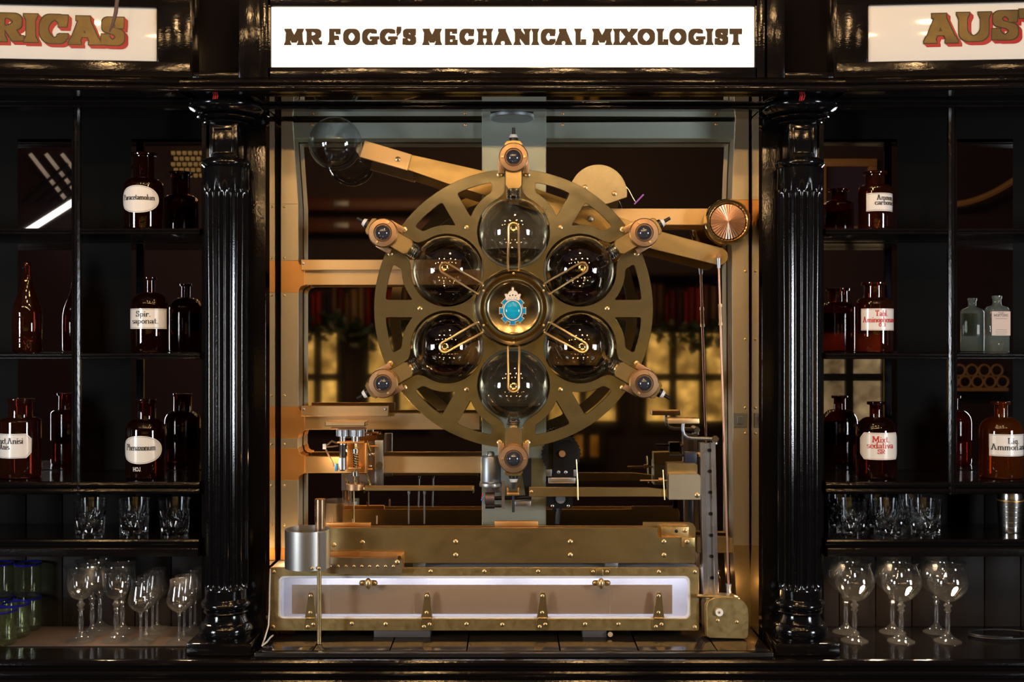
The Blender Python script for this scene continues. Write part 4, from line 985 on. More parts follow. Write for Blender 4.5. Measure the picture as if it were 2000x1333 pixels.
# cocktail shaker and cable
ys = 0.03; x = PX(1973, ys); s = lambda n: SL(n, ys)
r = thing('cocktail_shaker', 'banded steel cocktail shaker beside the tumblers on the shelf', 'shaker', (x, ys, ZT+0.0004))
T = Matrix.Translation(r.location)
pr = [(0, 0), (s(20), 0)]
for i in range(6):
    pr += [(s(20.5+i*0.7), s(2+i*10)), (s(20.7+i*0.7), s(10+i*10)), (s(20.0+i*0.7), s(11+i*10))]
pr += [(s(24), s(62)), (0, s(62))]
obj('cup', MB().lathe(pr, T, 40), STEEL, r)
obj('copper_band', MB().lathe([(s(24), s(61)), (s(26), s(62)), (s(26), s(63.5)), (s(24), s(64)), (0, s(64))], T, 40), COPPER, r)
obj('cap', MB().lathe([(0, s(64)), (s(23.5), s(64)), (s(23.5), s(72)), (s(22), s(80)), (s(21), s(88)), (0, s(90))], T, 40), STEEL, r)
pts = []
for i in range(44):
    t = i/43; a = 2*PI*1.35*t+2.6
    pts.append(Vector((1.345+0.09*math.cos(a), 0.055+0.045*math.sin(a), ZL+0.0045+0.006*t)))
tag(obj('cable', MB().tube(pts, 0.0028, 8), BLACKP), 'thin black cable looped on the ledge right of the balloon glasses', 'cable')
# ================================================================== the machine: metal frame
fr = thing('machine_chassis', 'pale brass and copper metal frame standing round the spoked wheel', 'frame', PT(1000, 1235, 0.12))
YP = 0.12
def seg(name, loops, m, Y=YP, t=0.066, bev=0.0012):
    return obj(name, MB().pplate(loops, Y, t, bev), m, fr)
seg('post', [[(550, 238), (571, 238), (582, 398), (549, 398)]], CHAMP)
seg('post', [[(549, 399), (582, 399), (582, 509), (549, 509)]], CHAMP)
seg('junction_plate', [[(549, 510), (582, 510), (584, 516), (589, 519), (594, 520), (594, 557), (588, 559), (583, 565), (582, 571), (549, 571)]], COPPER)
seg('post', [[(549, 572), (582, 572), (582, 794), (549, 794)]], CHAMP)
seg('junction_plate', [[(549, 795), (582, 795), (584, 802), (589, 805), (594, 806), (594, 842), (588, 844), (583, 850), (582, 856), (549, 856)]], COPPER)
seg('post', [[(549, 857), (581, 857), (581, 876), (549, 876)]], CHAMP)
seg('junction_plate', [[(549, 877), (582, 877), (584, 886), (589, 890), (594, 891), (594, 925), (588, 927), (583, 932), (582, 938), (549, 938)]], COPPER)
seg('post', [[(549, 939), (582, 939), (582, 1071), (549, 1071)]], CHAMP)
seg('post', [[(549, 1072), (582, 1072), (575, 1238), (543, 1238)]], COPPER)  # post foot: orange lamplight put into the copper colour
seg('post', [[(1437, 230), (1462, 230), (1462, 390), (1430, 390), (1432, 330)]], CHAMP)
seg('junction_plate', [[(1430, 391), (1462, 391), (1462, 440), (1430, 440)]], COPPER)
seg('post', [[(1430, 441), (1462, 441), (1463, 1065), (1433, 1065)]], CHAMP)
seg('post', [[(1433, 1066), (1463, 1066), (1470, 1238), (1442, 1238)]], BRASSG)  # warm glow of the niche lamp put into this gold tone
seg('top_beam', [[(572, 240), (941, 240), (941, 270), (574, 270)]], PALEM, 0.125, 0.06)
seg('top_beam', [[(1066, 240), (1436, 238), (1432, 270), (1066, 270)]], PALEM, 0.125, 0.06)
seg('crossbar', [[(595, 527), (941, 527), (941, 556), (595, 556)]], WARMB, 0.125, 0.02)
seg('crossbar', [[(595, 808), (936, 808), (936, 839), (595, 839)]], WARMB, 0.125, 0.02)
seg('crossbar', [[(595, 893), (941, 893), (941, 924), (595, 924)]], WARMB, 0.125, 0.02)
seg('crossbar', [[(1066, 408), (1429, 408), (1429, 439), (1066, 439)]], WARMB, 0.125, 0.02)
seg('cover_strip', [[(589, 508), (900, 508), (900, 527), (589, 527)]], WARMB, 0.108, 0.012)
seg('cover_strip', [[(589, 794), (758, 794), (758, 813), (589, 813)]], WARMB, 0.108, 0.014)
seg('centre_plate', [[(942, 196), (1066, 196), (1066, 1026), (942, 1026)]], PALEM, 0.102, 0.012)
seg('lug', [[(1362, 1050), (1431, 1052), (1431, 1080), (1362, 1080)]], BRASSG, 0.14, 0.03)
seg('latch_plate', [[(1433, 808), (1458, 808), (1458, 835), (1433, 835)]], SATIN, 0.117, 0.0025)
seg('latch_bolt', [[(1441, 815), (1450, 815), (1450, 828), (1441, 828)]], ZINC, 0.112, 0.004)
for x, y in [(555, v) for v in (404, 504, 577, 773, 868, 949, 1026)] + [(1456, v) for v in (530, 663, 797, 847)]:
    screw(fr, x, y, YP, 2.6, BRASSG)
for x, y in ((592, 515), (593, 800), (753, 800)): screw(fr, x, y, 0.108, 2.6, SATIN)
for x, y in ((611, 244), (909, 244), (1099, 244), (1399, 243)): screw(fr, x, y, 0.125, 2.4, COPPER)
# knurled disc under the niche ceiling
m_ = MB(); c = PT(1000, 233, 0.05); m_.lathe([(0, 0), (0.058, 0), (0.060, 0.002), (0.060, 0.010), (0.057, 0.012), (0, 0.012)], Matrix.Translation(c), 64)
tag(obj('ribbed_disc', m_, ZINC), 'dark ribbed disc lying flat under the niche ceiling above the wheel', 'disc')

# ================================================================== dispensing wheel
WX, WYp = 1003.0, 603.0
U = 1/725.0
wc = Vector((PX(WX, 0), 0, PZ(WYp, 0)))
wh = thing('dispensing_wheel', 'large spoked brass wheel holding six round glass flasks', 'wheel', wc)
def L2(r, a): return (r*math.cos(a), r*math.sin(a))
def bez(p0, p1, p2, n=6): return [((1-t)**2*p0[0]+2*(1-t)*t*p1[0]+t*t*p2[0], (1-t)**2*p0[1]+2*(1-t)*t*p1[1]+t*t*p2[1]) for t in [i/n for i in range(n+1)]]
outer = []
RW, RH, RO = 272.0, 71.5, 150.0
for k in range(6):
    ph = PI/2+PI/3*k
    u = (math.cos(ph), math.sin(ph)); nrm = (-u[1], u[0])
    def loc(t, r): return (u[0]*r+nrm[0]*t, u[1]*r+nrm[1]*t)
    hw = 17.0
    # entering side of the slot (t = -hw), round the hole, leaving at t = +hw
    A = [loc(-hw, math.sqrt(RW**2-hw**2)), loc(-hw, 250)]
    A += bez(loc(-hw, 236), loc(-hw, 222), loc(-36, RO+math.sqrt(RH**2-36**2)))
    a0 = math.atan2(-36, math.sqrt(RH**2-36**2)); # angle about hole centre, from the radial axis towards +t
    n = 44
    for i in range(1, n):
        a = a0-(2*PI-2*abs(a0))*i/n
        A.append(loc(RH*math.sin(a), RO+RH*math.cos(a)))
    A += bez(loc(36, RO+math.sqrt(RH**2-36**2)), loc(hw, 222), loc(hw, 236))
    A += [loc(hw, 250), loc(hw, math.sqrt(RW**2-hw**2))]
    outer += A
    d = math.asin(hw/RW)
    for i in range(1, 16): outer.append(L2(RW, ph+d+(PI/3-2*d)*i/16))
def fillet(segs, r=6.0):
    out = []
    m = len(segs)
    def at(P, dist, rev):
        P = P[::-1] if rev else P
        acc = 0
        for a, b in zip(P[:-1], P[1:]):
            l = math.dist(a, b)
            if acc+l >= dist:
                t = (dist-acc)/l; return (a[0]+(b[0]-a[0])*t, a[1]+(b[1]-a[1])*t)
            acc += l
        return P[-1]
    for i, P in enumerate(segs):
        tot = sum(math.dist(a, b) for a, b in zip(P[:-1], P[1:])); rr_ = min(r, tot*0.35)
        acc = 0
        keep = [at(P, rr_, False)]
        for a, b in zip(P[:-1], P[1:]):
            acc += math.dist(a, b)
            if rr_ < acc < tot-rr_: keep.append(b)
        keep.append(at(P, rr_, True)); out.append(keep)
    res = []
    for i in range(m):
        res += out[i]; nx = out[(i+1) % m]
        res += bez(out[i][-1], segs[i][-1], nx[0], 5)[1:-1]
    return res
holes = []
gc_ = (129.9, 75.0)
pA = (195.6, 16.5); pB = (250.5, 16.5); pC = (235.3, 87.4); pD = (217.9, 77.3)
arcO = [L2(251, math.atan2(pB[1], pB[0])+(math.atan2(pC[1], pC[0])-math.atan2(pB[1], pB[0]))*i/10) for i in range(11)]
a0 = math.atan2(pD[1]-75, pD[0]-129.9); a1 = math.atan2(pA[1]-75, pA[0]-129.9)
arcG = [(129.9+88*math.cos(a0+(a1-a0)*i/10), 75+88*math.sin(a0+(a1-a0)*i/10)) for i in range(11)]
win = fillet([[pA, pB], arcO, [pC, pD], arcG])
for k in range(6):
    c_, s_ = math.cos(PI/3*k), math.sin(PI/3*k)
    for sg in (1, -1):
        holes.append([(x*c_-y*sg*s_, x*s_+y*sg*c_) for x, y in win])
Mw = Matrix.Translation(wc)
sc = lambda P: [(x*U, y*U) for x, y in P]
obj('wheel_plate', MB().plate([sc(outer)]+[sc(h) for h in holes], 0.0, 0.008, 0.0009, Mw), BRASSW, wh)
# hub with its crest
Mh = Mw @ Matrix.Rotation(PI/2, 4, 'X')
hp = [(0, 26), (46, 26), (50, 28), (52, 33), (54, 40), (56, 42), (58, 42), (60, 39), (62, 36), (67, 39), (71, 42), (74, 40), (75.5, 36), (75.5, 30), (73, 26), (75, 20), (75, 0)]
HUBM = mat('hub_brass', (0.48, 0.38, 0.21), 1, 0.2, rvar=0.06, cvar=0.3, vscale=30)
hub = obj('hub', MB().lathe([(r*U, h*U) for r, h in hp], Mh, 72), HUBM, wh)
def em(name, loops, d0, t, m, dome=0):
    return obj(name, MB().plate([[((x-WX)*U, (WYp-y)*U) for x, y in L] for L in loops], -d0*U, t*U, 0.0003, Mw), m, hub)
ex, ey = 1001.3, 608.0
def gear(r, rt, tw, n=8, sy=1.08):
    P = []
    for k in range(n):
        a = -PI/2+2*PI*k/n
        for da, rr_ in ((-PI/n*0.98, r), (-tw, r), (-tw, rt), (tw, rt), (tw, r), (PI/n*0.98, r)):
            P.append((ex+rr_*math.cos(a+da), ey-rr_*sy*math.sin(a+da)*1.0))
    return P
em('crest_outline', [gear(21.2, 26.4, 0.24)], 28.5, 2.5, CREAM)
em('crest_gear', [gear(19.8, 25.0, 0.19)], 30, 2, BLUEE)
ell = lambda cx, cy_, rx, ry, n=40: [(cx+rx*math.cos(2*PI*i/n), cy_+ry*math.sin(2*PI*i/n)) for i in range(n)]
em('crest_ring', [ell(ex, 607, 18, 20), ell(ex, 607, 16.4, 18.2)], 31.5, 2, CREAM)
m_ = MB(); b = bmesh.new(); bmesh.ops.create_uvsphere(b, u_segments=32, v_segments=16, radius=1)
bmesh.ops.transform(b, matrix=Mw @ Matrix.Translation(((ex-WX)*U, -28*U, (WYp-607)*U)) @ Matrix.Diagonal((16.6*U, 7*U, 18.4*U, 1)), verts=b.verts)
m_.merge(b); obj('crest_cabochon', m_, CYANE, hub)
crown = [(989, 588), (987.5, 581), (986, 577), (989, 575.5), (991, 577.5), (994, 572.5), (997.5, 570), (1000, 569.5), (999.4, 566), (1000, 563.4), (1003, 563.4), (1003.6, 566), (1003, 569.5), (1006, 570), (1009.5, 572.5), (1012, 577.5), (1014.5, 575.5), (1017, 577), (1015.5, 581), (1014, 588), (1007, 586.4), (1001.5, 586), (996, 586.4)]
holes_c = [ell(996, 579, 1.6, 1.5, 10), ell(1001.5, 578, 1.6, 1.7, 10), ell(1007, 579, 1.6, 1.5, 10), ell(993.8, 584, 0.9, 0.7, 8), ell(998.5, 583.3, 0.9, 0.7, 8), ell(1004.5, 583.3, 0.9, 0.7, 8), ell(1009.2, 584, 0.9, 0.7, 8)]
em('crest_crown', [crown]+holes_c, 31, 3, CREAM)
# flasks, dispensers, clips
FL = {90: (-36, LIQC), 150: (-39, LIQB), 210: (-40, LIQR), 270: (-38, LIQC), 330: (-42, LIQB), 30: (-41, LIQR)}
sock = [(0, -67.5)] + [(67.5*math.sin(t), -67.5*math.cos(t)) for t in [PI*i/40 for i in range(1, 38)]]
sock = [p for p in sock if not (p[1] > 0 and p[0] < 15)] + [(14, 66.8), (13, 70), (12.5, 76), (12.5, 88)]
for phd in (90, 30, 330, 270, 210, 150):
    ph = math.radians(phd)
    M = Mw @ Matrix.Translation((0, 0.004, 0)) @ Matrix.Rotation(PI/2-ph, 4, 'Y')
    Mf = M @ Matrix.Translation((0, 0, RO*U))
    gcw = Mf.translation
    fk = obj('flask', MB().lathe([(r*U, h*U) for r, h in sock], Mf, 64), SMOKE, wh, smooth=60)
    h, lm = FL[phd]; R_ = 65.8
    th0 = math.acos(-h/R_)
    pr = [(0, -R_)]+[(R_*math.sin(th0*i/16), -R_*math.cos(th0*i/16)) for i in range(1, 17)]+[(0, h)]
    obj('liquor', MB().lathe([(r*U, z*U) for r, z in pr], Matrix.Translation(gcw), 48), lm, fk)
    obj('neck_seal', MB().lathe([(r*U, z*U) for r, z in [(12.6, 68), (14.5, 69), (13.2, 71), (14.5, 73), (13.2, 75), (14.5, 77), (13.2, 79), (13.2, 84), (12.6, 84)]], Mf, 32), STEEL, fk)
    # dispenser valve (local: x across, z outwards, y away from the viewer)
    dv = MB()
    blk = [(-10, 232), (10, 232), (15, 238), (15, 270), (14, 305), (17, 318), (13, 323), (0, 324.5), (-13, 323), (-17, 318), (-14, 305), (-15, 270), (-15, 238)]
    dv.plate([sc(blk)], -26*U, 26*U, 0.0012, M)
    dvo = obj('dispenser_valve', dv, BRASSG, wh)
    My = M @ Matrix.Translation((0, 0, 291*U)) @ Matrix.Rotation(PI/2, 4, 'X')
    obj('valve_ring', MB().lathe([(r*U, z*U) for r, z in [(0, 2), (27, 2), (28.5, 6), (28.5, 30), (26.5, 33), (18, 34), (16, 32), (0, 32)]], My, 48), BRONZE, dvo)
    obj('lens', MB().lathe([(r*U, z*U) for r, z in [(0, 43), (5, 42.6), (10, 40.3), (13, 37.3), (15, 33), (15, 32.2), (0, 32.2)]], My, 32), LENSG, dvo)
    for sx in (-1, 1):
        e_ = MB(); e_.box(sx*24*U-6*U, sx*24*U+6*U, -16*U, -2*U, 262*U, 292*U, 0.0012, M); obj('bracket_ear', e_, BRONZE, dvo)
        rs = MB(); Ms = M @ Matrix.Translation((sx*21.5*U, -34*U, 291*U)) @ Matrix.Rotation(PI/2, 4, 'X')
        rs.lathe([(2.6*U, -1*U), (2.4*U, 1.2*U), (0, 1.6*U)], Ms, 12); obj('valve_screw', rs, WIRE, dvo)
    obj('nozzle', MB().lathe([(r*U, z*U) for r, z in [(0, 322), (9.5, 322), (9, 331), (0, 331)]], M @ Matrix.Translation((0, -14*U, 0)), 24).lathe([(r*U, z*U) for r, z in [(0, 337), (3.6, 337), (3.2, 351), (0, 351)]], M @ Matrix.Translation((0, -14*U, 0)), 20), BLACKP, dvo)
    obj('nozzle_collar', MB().lathe([(r*U, z*U) for r, z in [(0, 331), (9, 331), (6.5, 337.5), (0, 337.5)]], M @ Matrix.Translation((0, -14*U, 0)), 24), WHITEP, dvo)
    # wire clip
    path = [(-11, -38, 73), (-11, -50, 88), (-10.5, -61, 108), (-10, -68, 128), (-10, -71.5, 148)]
    top = [(10*math.cos(PI-PI*i/10), -72, 150+10*math.sin(PI*i/10)) for i in range(11)]
    pts = path+top+[(-a, b_, c) for a, b_, c in path[::-1]]
    obj('wire_clip', MB().tube([M @ Vector((a*U, b_*U, c*U)) for a, b_, c in pts], 2.1*U, 8), WIRE, wh)
    bt_ = MB().lathe([(r*U, z*U) for r, z in [(0, 66.5), (4.5, 66.8), (5.5, 68), (7, 68), (7.2, 69.5), (5.5, 70.2), (4, 69.2), (0, 69.2)]], Mf @ Matrix.Rotation(PI/2, 4, 'X'), 24)
    obj('clip_button', bt_, BRASSH, wh)
    for sx in (-27.5, 27.5):
        p = Mw @ Vector(((math.cos(ph)*262-math.sin(ph)*sx)*U, 0, (math.sin(ph)*262+math.cos(ph)*sx)*U))
        screw(wh, 1000+p.x*725, 666.5-(p.z-CZ)*725, 0, 5.2)
    a = ph+PI/6
    screw(wh, WX+183*math.cos(a), WYp-183*math.sin(a), 0, 4.6)
for k in range(6):
    a = PI/6+k*PI/3
    m_ = MB(); p = Mw @ Vector((66.5*U*math.cos(a), -38.6*U, 66.5*U*math.sin(a)))
    m_.lathe([(2.4*U, 0), (1.8*U, 1.6*U), (0, 2.2*U)], Matrix.Translation(p) @ Matrix.Rotation(PI/2, 4, 'X'), 12); obj('hub_screw', m_, WIRE, wh)
# axle to the frame plate
obj('axle', MB().cyl(wc+Vector((0, 0.007, 0)), wc+Vector((0, 0.103, 0)), 0.02), SATIN, wh)

# ================================================================== lever arm with its glass float, half disc, copper gauge
la = thing('lever_arm', 'long slanting brass lever arm passing behind the wheel', 'lever', PT(1003, 380, 0.09))
top = [(796, 301), (942, 334), (1110, 391), (1291, 453)]; bot = [(1278, 487), (1100, 428), (1003, 399), (880, 360), (793, 330)]
end = [(1405+16.5*math.cos(math.radians(a)), 501-16.5*math.sin(math.radians(a))) for a in range(70, -111, -15)]
obj('arm_plate', MB().pplate([top+end+bot], 0.088, 0.008), BRASSG, la)
obj('end_plate', MB().pplate([[(713, 275), (803, 302), (795, 332), (703, 306)]], 0.075, 0.013, 0.001), WARMB, la)
screw(la, 777, 311, 0.075, 5); screw(la, 1153, 428, 0.088, 6, SATIN)
obj('pivot_pin', MB().cyl(PT(1404, 502, 0.098), PT(1404, 502, 0.062), SL(6, 0.07), n=20).cyl(PT(1404, 502, 0.066), PT(1404, 502, 0.058), SL(3.4, 0.07), n=16), BRONZE, la)
gl_ = MB().lathe([(0.0725*math.sin(PI*i/32), -0.0725*math.cos(PI*i/32)) for i in range(33)], Matrix.Translation(PT(655, 281, 0.04)), 64)
obj('glass_float', gl_, thin_glass('float_glass', (0.93, 0.95, 0.97), 1.5, edge=(0.45, 0.5, 0.55)), la, smooth=60)
obj('float_spindle', MB().cyl(PT(704, 290, 0.082), PT(709, 291, 0.082), 0.006), BRASSH, la)
hd = thing('half_disc', 'brass half disc plate standing behind the wheel at its upper right', 'plate', PT(1168, 390, 0.06))
P = [(1168.5+56*math.cos(math.radians(a)), 379-57*math.sin(math.radians(a))) for a in range(186, -6, -8)]
obj('disc_plate', MB().pplate([P+[(1224, 385), (1188, 397), (1130, 405), (1114, 395)]], 0.062, 0.01), FLATB, hd)
obj('disc_stud', MB().cyl(PT(1168, 386, 0.07), PT(1168, 386, 0.10), 0.012), SATIN, hd)
screw(hd, 1143, 366, 0.062, 5); screw(hd, 1200, 378, 0.062, 5)
m_ = MB().tube([PT(1222, 364, 0.066), PT(1229, 372, 0.06), PT(1236, 386, 0.055), PT(1241, 394, 0.05)], 0.0014, 6)
wr = obj('feeler_wire', m_, STEEL, hd)
tag(obj('violet_stick', MB().cyl(PT(1239, 399, 0.05), PT(1257, 380, 0.05), 0.0022, n=10), mat('violet_plastic', (0.45, 0.12, 0.6), 0, 0.3)), 'small slanting violet stick beside the brass half disc', 'stick')
cg = thing('copper_gauge', 'round gold-rimmed copper gauge with radial fluting on the right post', 'gauge', PT(1415, 437, 0.1))
Mg = Matrix.Translation(PT(1415, 437, 0.118)) @ Matrix.Rotation(PI/2, 4, 'X'); k = SL(1, 0.06)
obj('case', MB().lathe([(0, 0), (38*k, 0), (45*k, 10*k), (46*k, 26*k), (45*k, 36*k), (42*k, 41*k), (38*k, 41*k), (36*k, 37*k), (34.5*k, 34*k), (0, 33.5*k)], Mg, 72), BRASSH, cg)
b = bmesh.new(); n = 144; ctr = b.verts.new((0, 0, 39*k)); rows = []
for rr_ in (2.5, 10, 20, 30, 34):
    rows.append([b.verts.new((rr_*k*math.cos(2*PI*i/n), rr_*k*math.sin(2*PI*i/n), (39-rr_*0.10+(0.9*rr_/34 if (i//2) % 2 else 0))*k)) for i in range(n)])
for i in range(n): b.faces.new([ctr, rows[0][i], rows[0][(i+1) % n]])
for A, B in zip(rows[:-1], rows[1:]):
    for i in range(n): b.faces.new([A[i], B[i], B[(i+1) % n], A[(i+1) % n]])
bmesh.ops.recalc_face_normals(b, faces=b.faces)
obj('fluted_dial', MB().merge(b, Mg), mat('pink_copper', (0.75, 0.44, 0.30), 1, 0.3), cg, smooth=12)
# connecting rod and cam box
cr = thing('connecting_rod', 'thin vertical copper rod with turnbuckle hanging from the lever end', 'rod', PT(1423, 1150, 0.05))
rp = lambda py: PT(1403.5+(py-510)*0.0305, py, 0.05)
obj('rod', MB().cyl(rp(520), rp(1150), SL(2.4, 0.05), n=12), mat('dull_copper', (0.62, 0.33, 0.22), 1, 0.35), cr)
obj('clevis', MB().cyl(rp(505), rp(524), SL(4.5, 0.05), SL(3.5, 0.05), 14), SATIN, cr)
obj('turnbuckle', MB().cyl(rp(594), rp(600), SL(4.5, 0.05), n=8).cyl(rp(600), rp(630), SL(3.8, 0.05), n=12).cyl(rp(630), rp(636), SL(4.5, 0.05), n=8), BRONZE, cr)
obj('coupling', MB().cyl(rp(1141), rp(1148), SL(6, 0.05), n=8).cyl(rp(1148), rp(1166), SL(5, 0.05), n=14), ZINC, cr)
cb = thing('cam_box', 'brass rounded cam box in the lower right corner of the niche', 'box', PT(1420, 1246, 0.0))
obl = [(1382, 1243), (1381, 1184), (1385, 1175), (1395, 1169), (1410, 1168), (1440, 1170), (1452, 1176), (1460, 1188), (1462, 1205), (1461, 1240), (1459, 1246), (1454, 1248), (1386, 1246)]
obj('front_plate', MB().pplate([obl], -0.025, 0.006, 0.0012), BRASSP, cb)
obj('housing', MB().pplate([[(x-4 if x < 1420 else x-3, y-1) for x, y in obl]], -0.017, 0.055, 0.001), BRASSG, cb)
obj('side_lever', MB().cyl(PT(1361, 1165, -0.02), PT(1445, 1168, -0.02), SL(4, -0.02), SL(1.5, -0.02), 14), BRASSG, cb)
obj('white_bush', MB().cyl(PT(1405, 1197, -0.024), PT(1405, 1197, -0.034), SL(7.4, -0.025), n=24), WHITEP, cb)
screw(cb, 1405, 1197, -0.034, 2.5, BRONZE); screw(cb, 1402, 1213, -0.025, 3.6); screw(cb, 1439, 1216, -0.025, 3.2)

# ================================================================== right hand lifting gear
rl = thing('linear_rail', 'upright aluminium guide rail with a row of dark bolts', 'rail', PT(1388, 1165, 0.04))
def rx(px, py): return px+(py-866)*0.021
ALU = mat('aluminium', (0.78, 0.76, 0.78), 1, 0.3, rvar=0.05)
m_ = MB()
for a, c in ((1368, 1377), (1390, 1397)): m_.pplate([[(rx(a, 866), 866), (rx(c, 866), 866), (rx(c, 1170), 1170), (rx(a, 1170), 1170)]], 0.03, 0.03, 0.0008)
obj('rail_edge', m_, ALU, rl)
obj('rail_channel', MB().pplate([[(rx(1376.5, 867), 867), (rx(1390.5, 867), 867), (rx(1390.5, 1170), 1170), (rx(1376.5, 1170), 1170)]], 0.037, 0.022, 0.0005), SATIN, rl)
for y in (880, 921, 962, 1004, 1046, 1087, 1129):
    c = PT(rx(1385.5, y), y, 0.037)
    obj('bolt', MB().lathe([(0, 0.0012), (SL(1.6, 0.03), 0.0012), (SL(1.8, 0.03), 0.003), (SL(3.4, 0.03), 0.003), (SL(3.6, 0.03), 0)], Matrix.Translation(c) @ Matrix.Rotation(PI/2, 4, 'X'), 16), DARKM, rl)
ta = thing('tray_arm', 'bent steel arm carrying a small brass tray above the guide rail', 'arm', PT(1398, 865, 0.03))
obj('bent_arm', MB().tube([PT(1334, 826, 0.03), PT(1333.5, 840, 0.03), PT(1336, 849, 0.03), PT(1342, 854.5, 0.03), PT(1352, 856.5, 0.03), PT(1375, 857, 0.03), PT(1395, 858, 0.03)], SL(3.6, 0.03), 12), SATIN, ta)
obj('end_boss', MB().cyl(PT(1397, 858, 0.045), PT(1397, 858, 0.012), SL(7, 0.03), n=24, bev=0.001).cyl(PT(1397, 858, 0.014), PT(1397, 858, 0.010), SL(3.5, 0.03), n=12), STEEL, ta)
m_ = MB(); m_.pbox(1304, 818, 1366, 828, 0.0, 0.055, 0.001)
obj('tray', m_, WARMB, ta)
obj('pedestal', MB().cyl(PT(1397, 862, 0.04), PT(1397, 868, 0.04), SL(5, 0.03), n=14), SATIN, ta)
cl_ = thing('carriage_block', 'black carriage block with threaded rod beside the guide rail', 'block', PT(1345, 900, 0.03))
obj('block', MB().pbox(1338, 884, 1361, 906, 0.03, 0.03, 0.001), mat('blue_black_plastic', (0.02, 0.025, 0.045), 0, 0.4), cl_)
obj('threaded_rod', MB().cyl(PT(1308, 890, 0.045), PT(1338, 890, 0.045), SL(2.6, 0.04), n=12), DARKM, cl_)
obj('lock_nut', MB().cyl(PT(1361, 888, 0.045), PT(1369, 888, 0.045), SL(5, 0.04), n=6), BRASSH, cl_)
wb = thing('counterweight_box', 'square dull brass box hanging left of the guide rail', 'box', PT(1338, 976, 0.0))
obj('rear_case', MB().pplate([[(1304, 906), (1357, 905), (1362, 909), (1362, 930), (1304, 930)]], 0.03, 0.04, 0.001), BRASSG, wb)
fp = [(1308, 928), (1362, 927), (1367, 930), (1368, 936), (1368, 976), (1308, 976)]
obj('front_case', MB().pplate([fp], 0.005, 0.06, 0.0015), CHAMP, wb)
screw(wb, 1362, 968, 0.005, 5)
obj('hanger', MB().pbox(1344, 976, 1354, 1024, 0.05, 0.008), DARKM, wb)
db = thing('drip_bar', 'flat brass drip bar reaching from the wheel to the square brass box', 'bar', PT(1168, 970, 0.02))
obj('bar', MB().pplate([[(1034, 953), (1265, 954), (1302, 958), (1302, 970), (1034, 970)]], 0.02, 0.012, 0.001), BRASSG, db)
for x, y0, y1 in ((1129, 898, 977), (1298, 918, 977)):
    obj('hanger_wire', MB().tube([PT(x-3.5, y0, 0.016), PT(x-1, y0+40, 0.016), PT(x, y1, 0.016)], SL(1.3, 0.02), 8), BRASSG, db)
obj('adjusting_screw', MB().cyl(PT(1250, 939, 0.03), PT(1304, 939, 0.03), SL(1.8, 0.02), n=10).cyl(PT(1286, 938, 0.03), PT(1294, 938, 0.03), SL(5, 0.02), n=6), BRONZE, db)
screw(db, 1038, 961, 0.02, 3, COPPER)
# black pulley drive
pd = thing('pulley_drive', 'black toothed pulley drive with bolted plate under the wheel', 'motor', PT(1097, 998, 0.07))
b_ = MB(); n = 64; pts = []
for i in range(n*2):
    a = 2*PI*i/(n*2); rr_ = 38.5 if (i % 4) < 2 else 36.5
    pts.append((1096+rr_*math.cos(a), 888-rr_*math.sin(a)))
obj('pulley', b_.pplate([pts], 0.062, 0.028, 0.0004), BLACKP, pd)
obj('front_plate', MB().pplate([[(1081, 866), (1086, 862), (1114, 862), (1118, 866), (1120, 934), (1080, 934)]], 0.05, 0.011, 0.0008), DARKM, pd)
m_ = MB().cyl(PT(1098, 887, 0.051), PT(1098, 887, 0.042), SL(6.6, 0.05), n=24, bev=0.0006); obj('copper_bolt', m_, BRONZE, pd)
screw(pd, 1091, 923, 0.05, 3.4, ZINC); screw(pd, 1105, 923, 0.05, 3.4, ZINC)
obj('metal_block', MB().pbox(1071, 934, 1124, 945, 0.045, 0.04, 0.0008), ALU, pd)
for x in (1067, 1115): obj('rail_shoe', MB().pbox(x, 918, x+11, 931, 0.052, 0.008, 0.0005), ZINC, pd)
obj('stepper_body', MB().pplate([[(1067, 946), (1119, 946), (1118, 988), (1113, 993), (1075, 993), (1069, 988)]], 0.055, 0.04, 0.001), DARKM, pd)
obj('shaft_end', MB().cyl(PT(1095, 975, 0.056), PT(1095, 975, 0.048), SL(9.6, 0.055), n=28, bev=0.0006), ZINC, pd)
for x in (1079, 1110): screw(pd, x, 989, 0.055, 3, STEEL)
obj('lead', MB().tube([PT(1093, 992, 0.075), PT(1090, 1005, 0.078), PT(1089, 1024, 0.08)], SL(4.5, 0.07), 8), BLACKP, pd)
# grey motor with lever
mo = thing('gear_motor', 'grey cylindrical motor with gearbox left of the bottom dispenser', 'motor', PT(958, 995, 0.05))
c0 = PT(958.5, 944, 0.05); k = SL(1, 0.05)
obj('motor_can', MB().lathe([(0, 0), (21*k, 0), (21.5*k, 2*k), (20*k, 4*k), (20*k, 50*k), (18.5*k, 53*k), (9*k, 54*k), (8.5*k, 58*k), (6*k, 61.5*k), (0, 62.5*k)], Matrix.Translation(c0), 48), ZINC, mo)
obj('flange', MB().lathe([(0, 0), (22*k, 0), (22.5*k, 3*k), (22*k, 6*k), (0, 6*k)], Matrix.Translation(c0-Vector((0, 0, 6*k))), 40), SATIN, mo)
obj('gearbox', MB().cyl(PT(947, 974, 0.05), PT(966, 974, 0.05), 11.5*k, n=30, bev=0.001).pbox(950, 950, 978, 963, 0.04, 0.03), mat('worn_cast_metal', (0.22, 0.17, 0.15), 0.8, 0.5, cvar=0.5, vscale=60), mo)
obj('lever_plate', MB().pplate([[(981, 941), (986, 941), (984.5, 994), (980, 994)]], 0.03, 0.012, 0.0008), ALU, mo)
obj('spindle', MB().cyl(PT(966, 974, 0.05), PT(1038, 972, 0.05), 4*k, n=14), DARKM, mo)
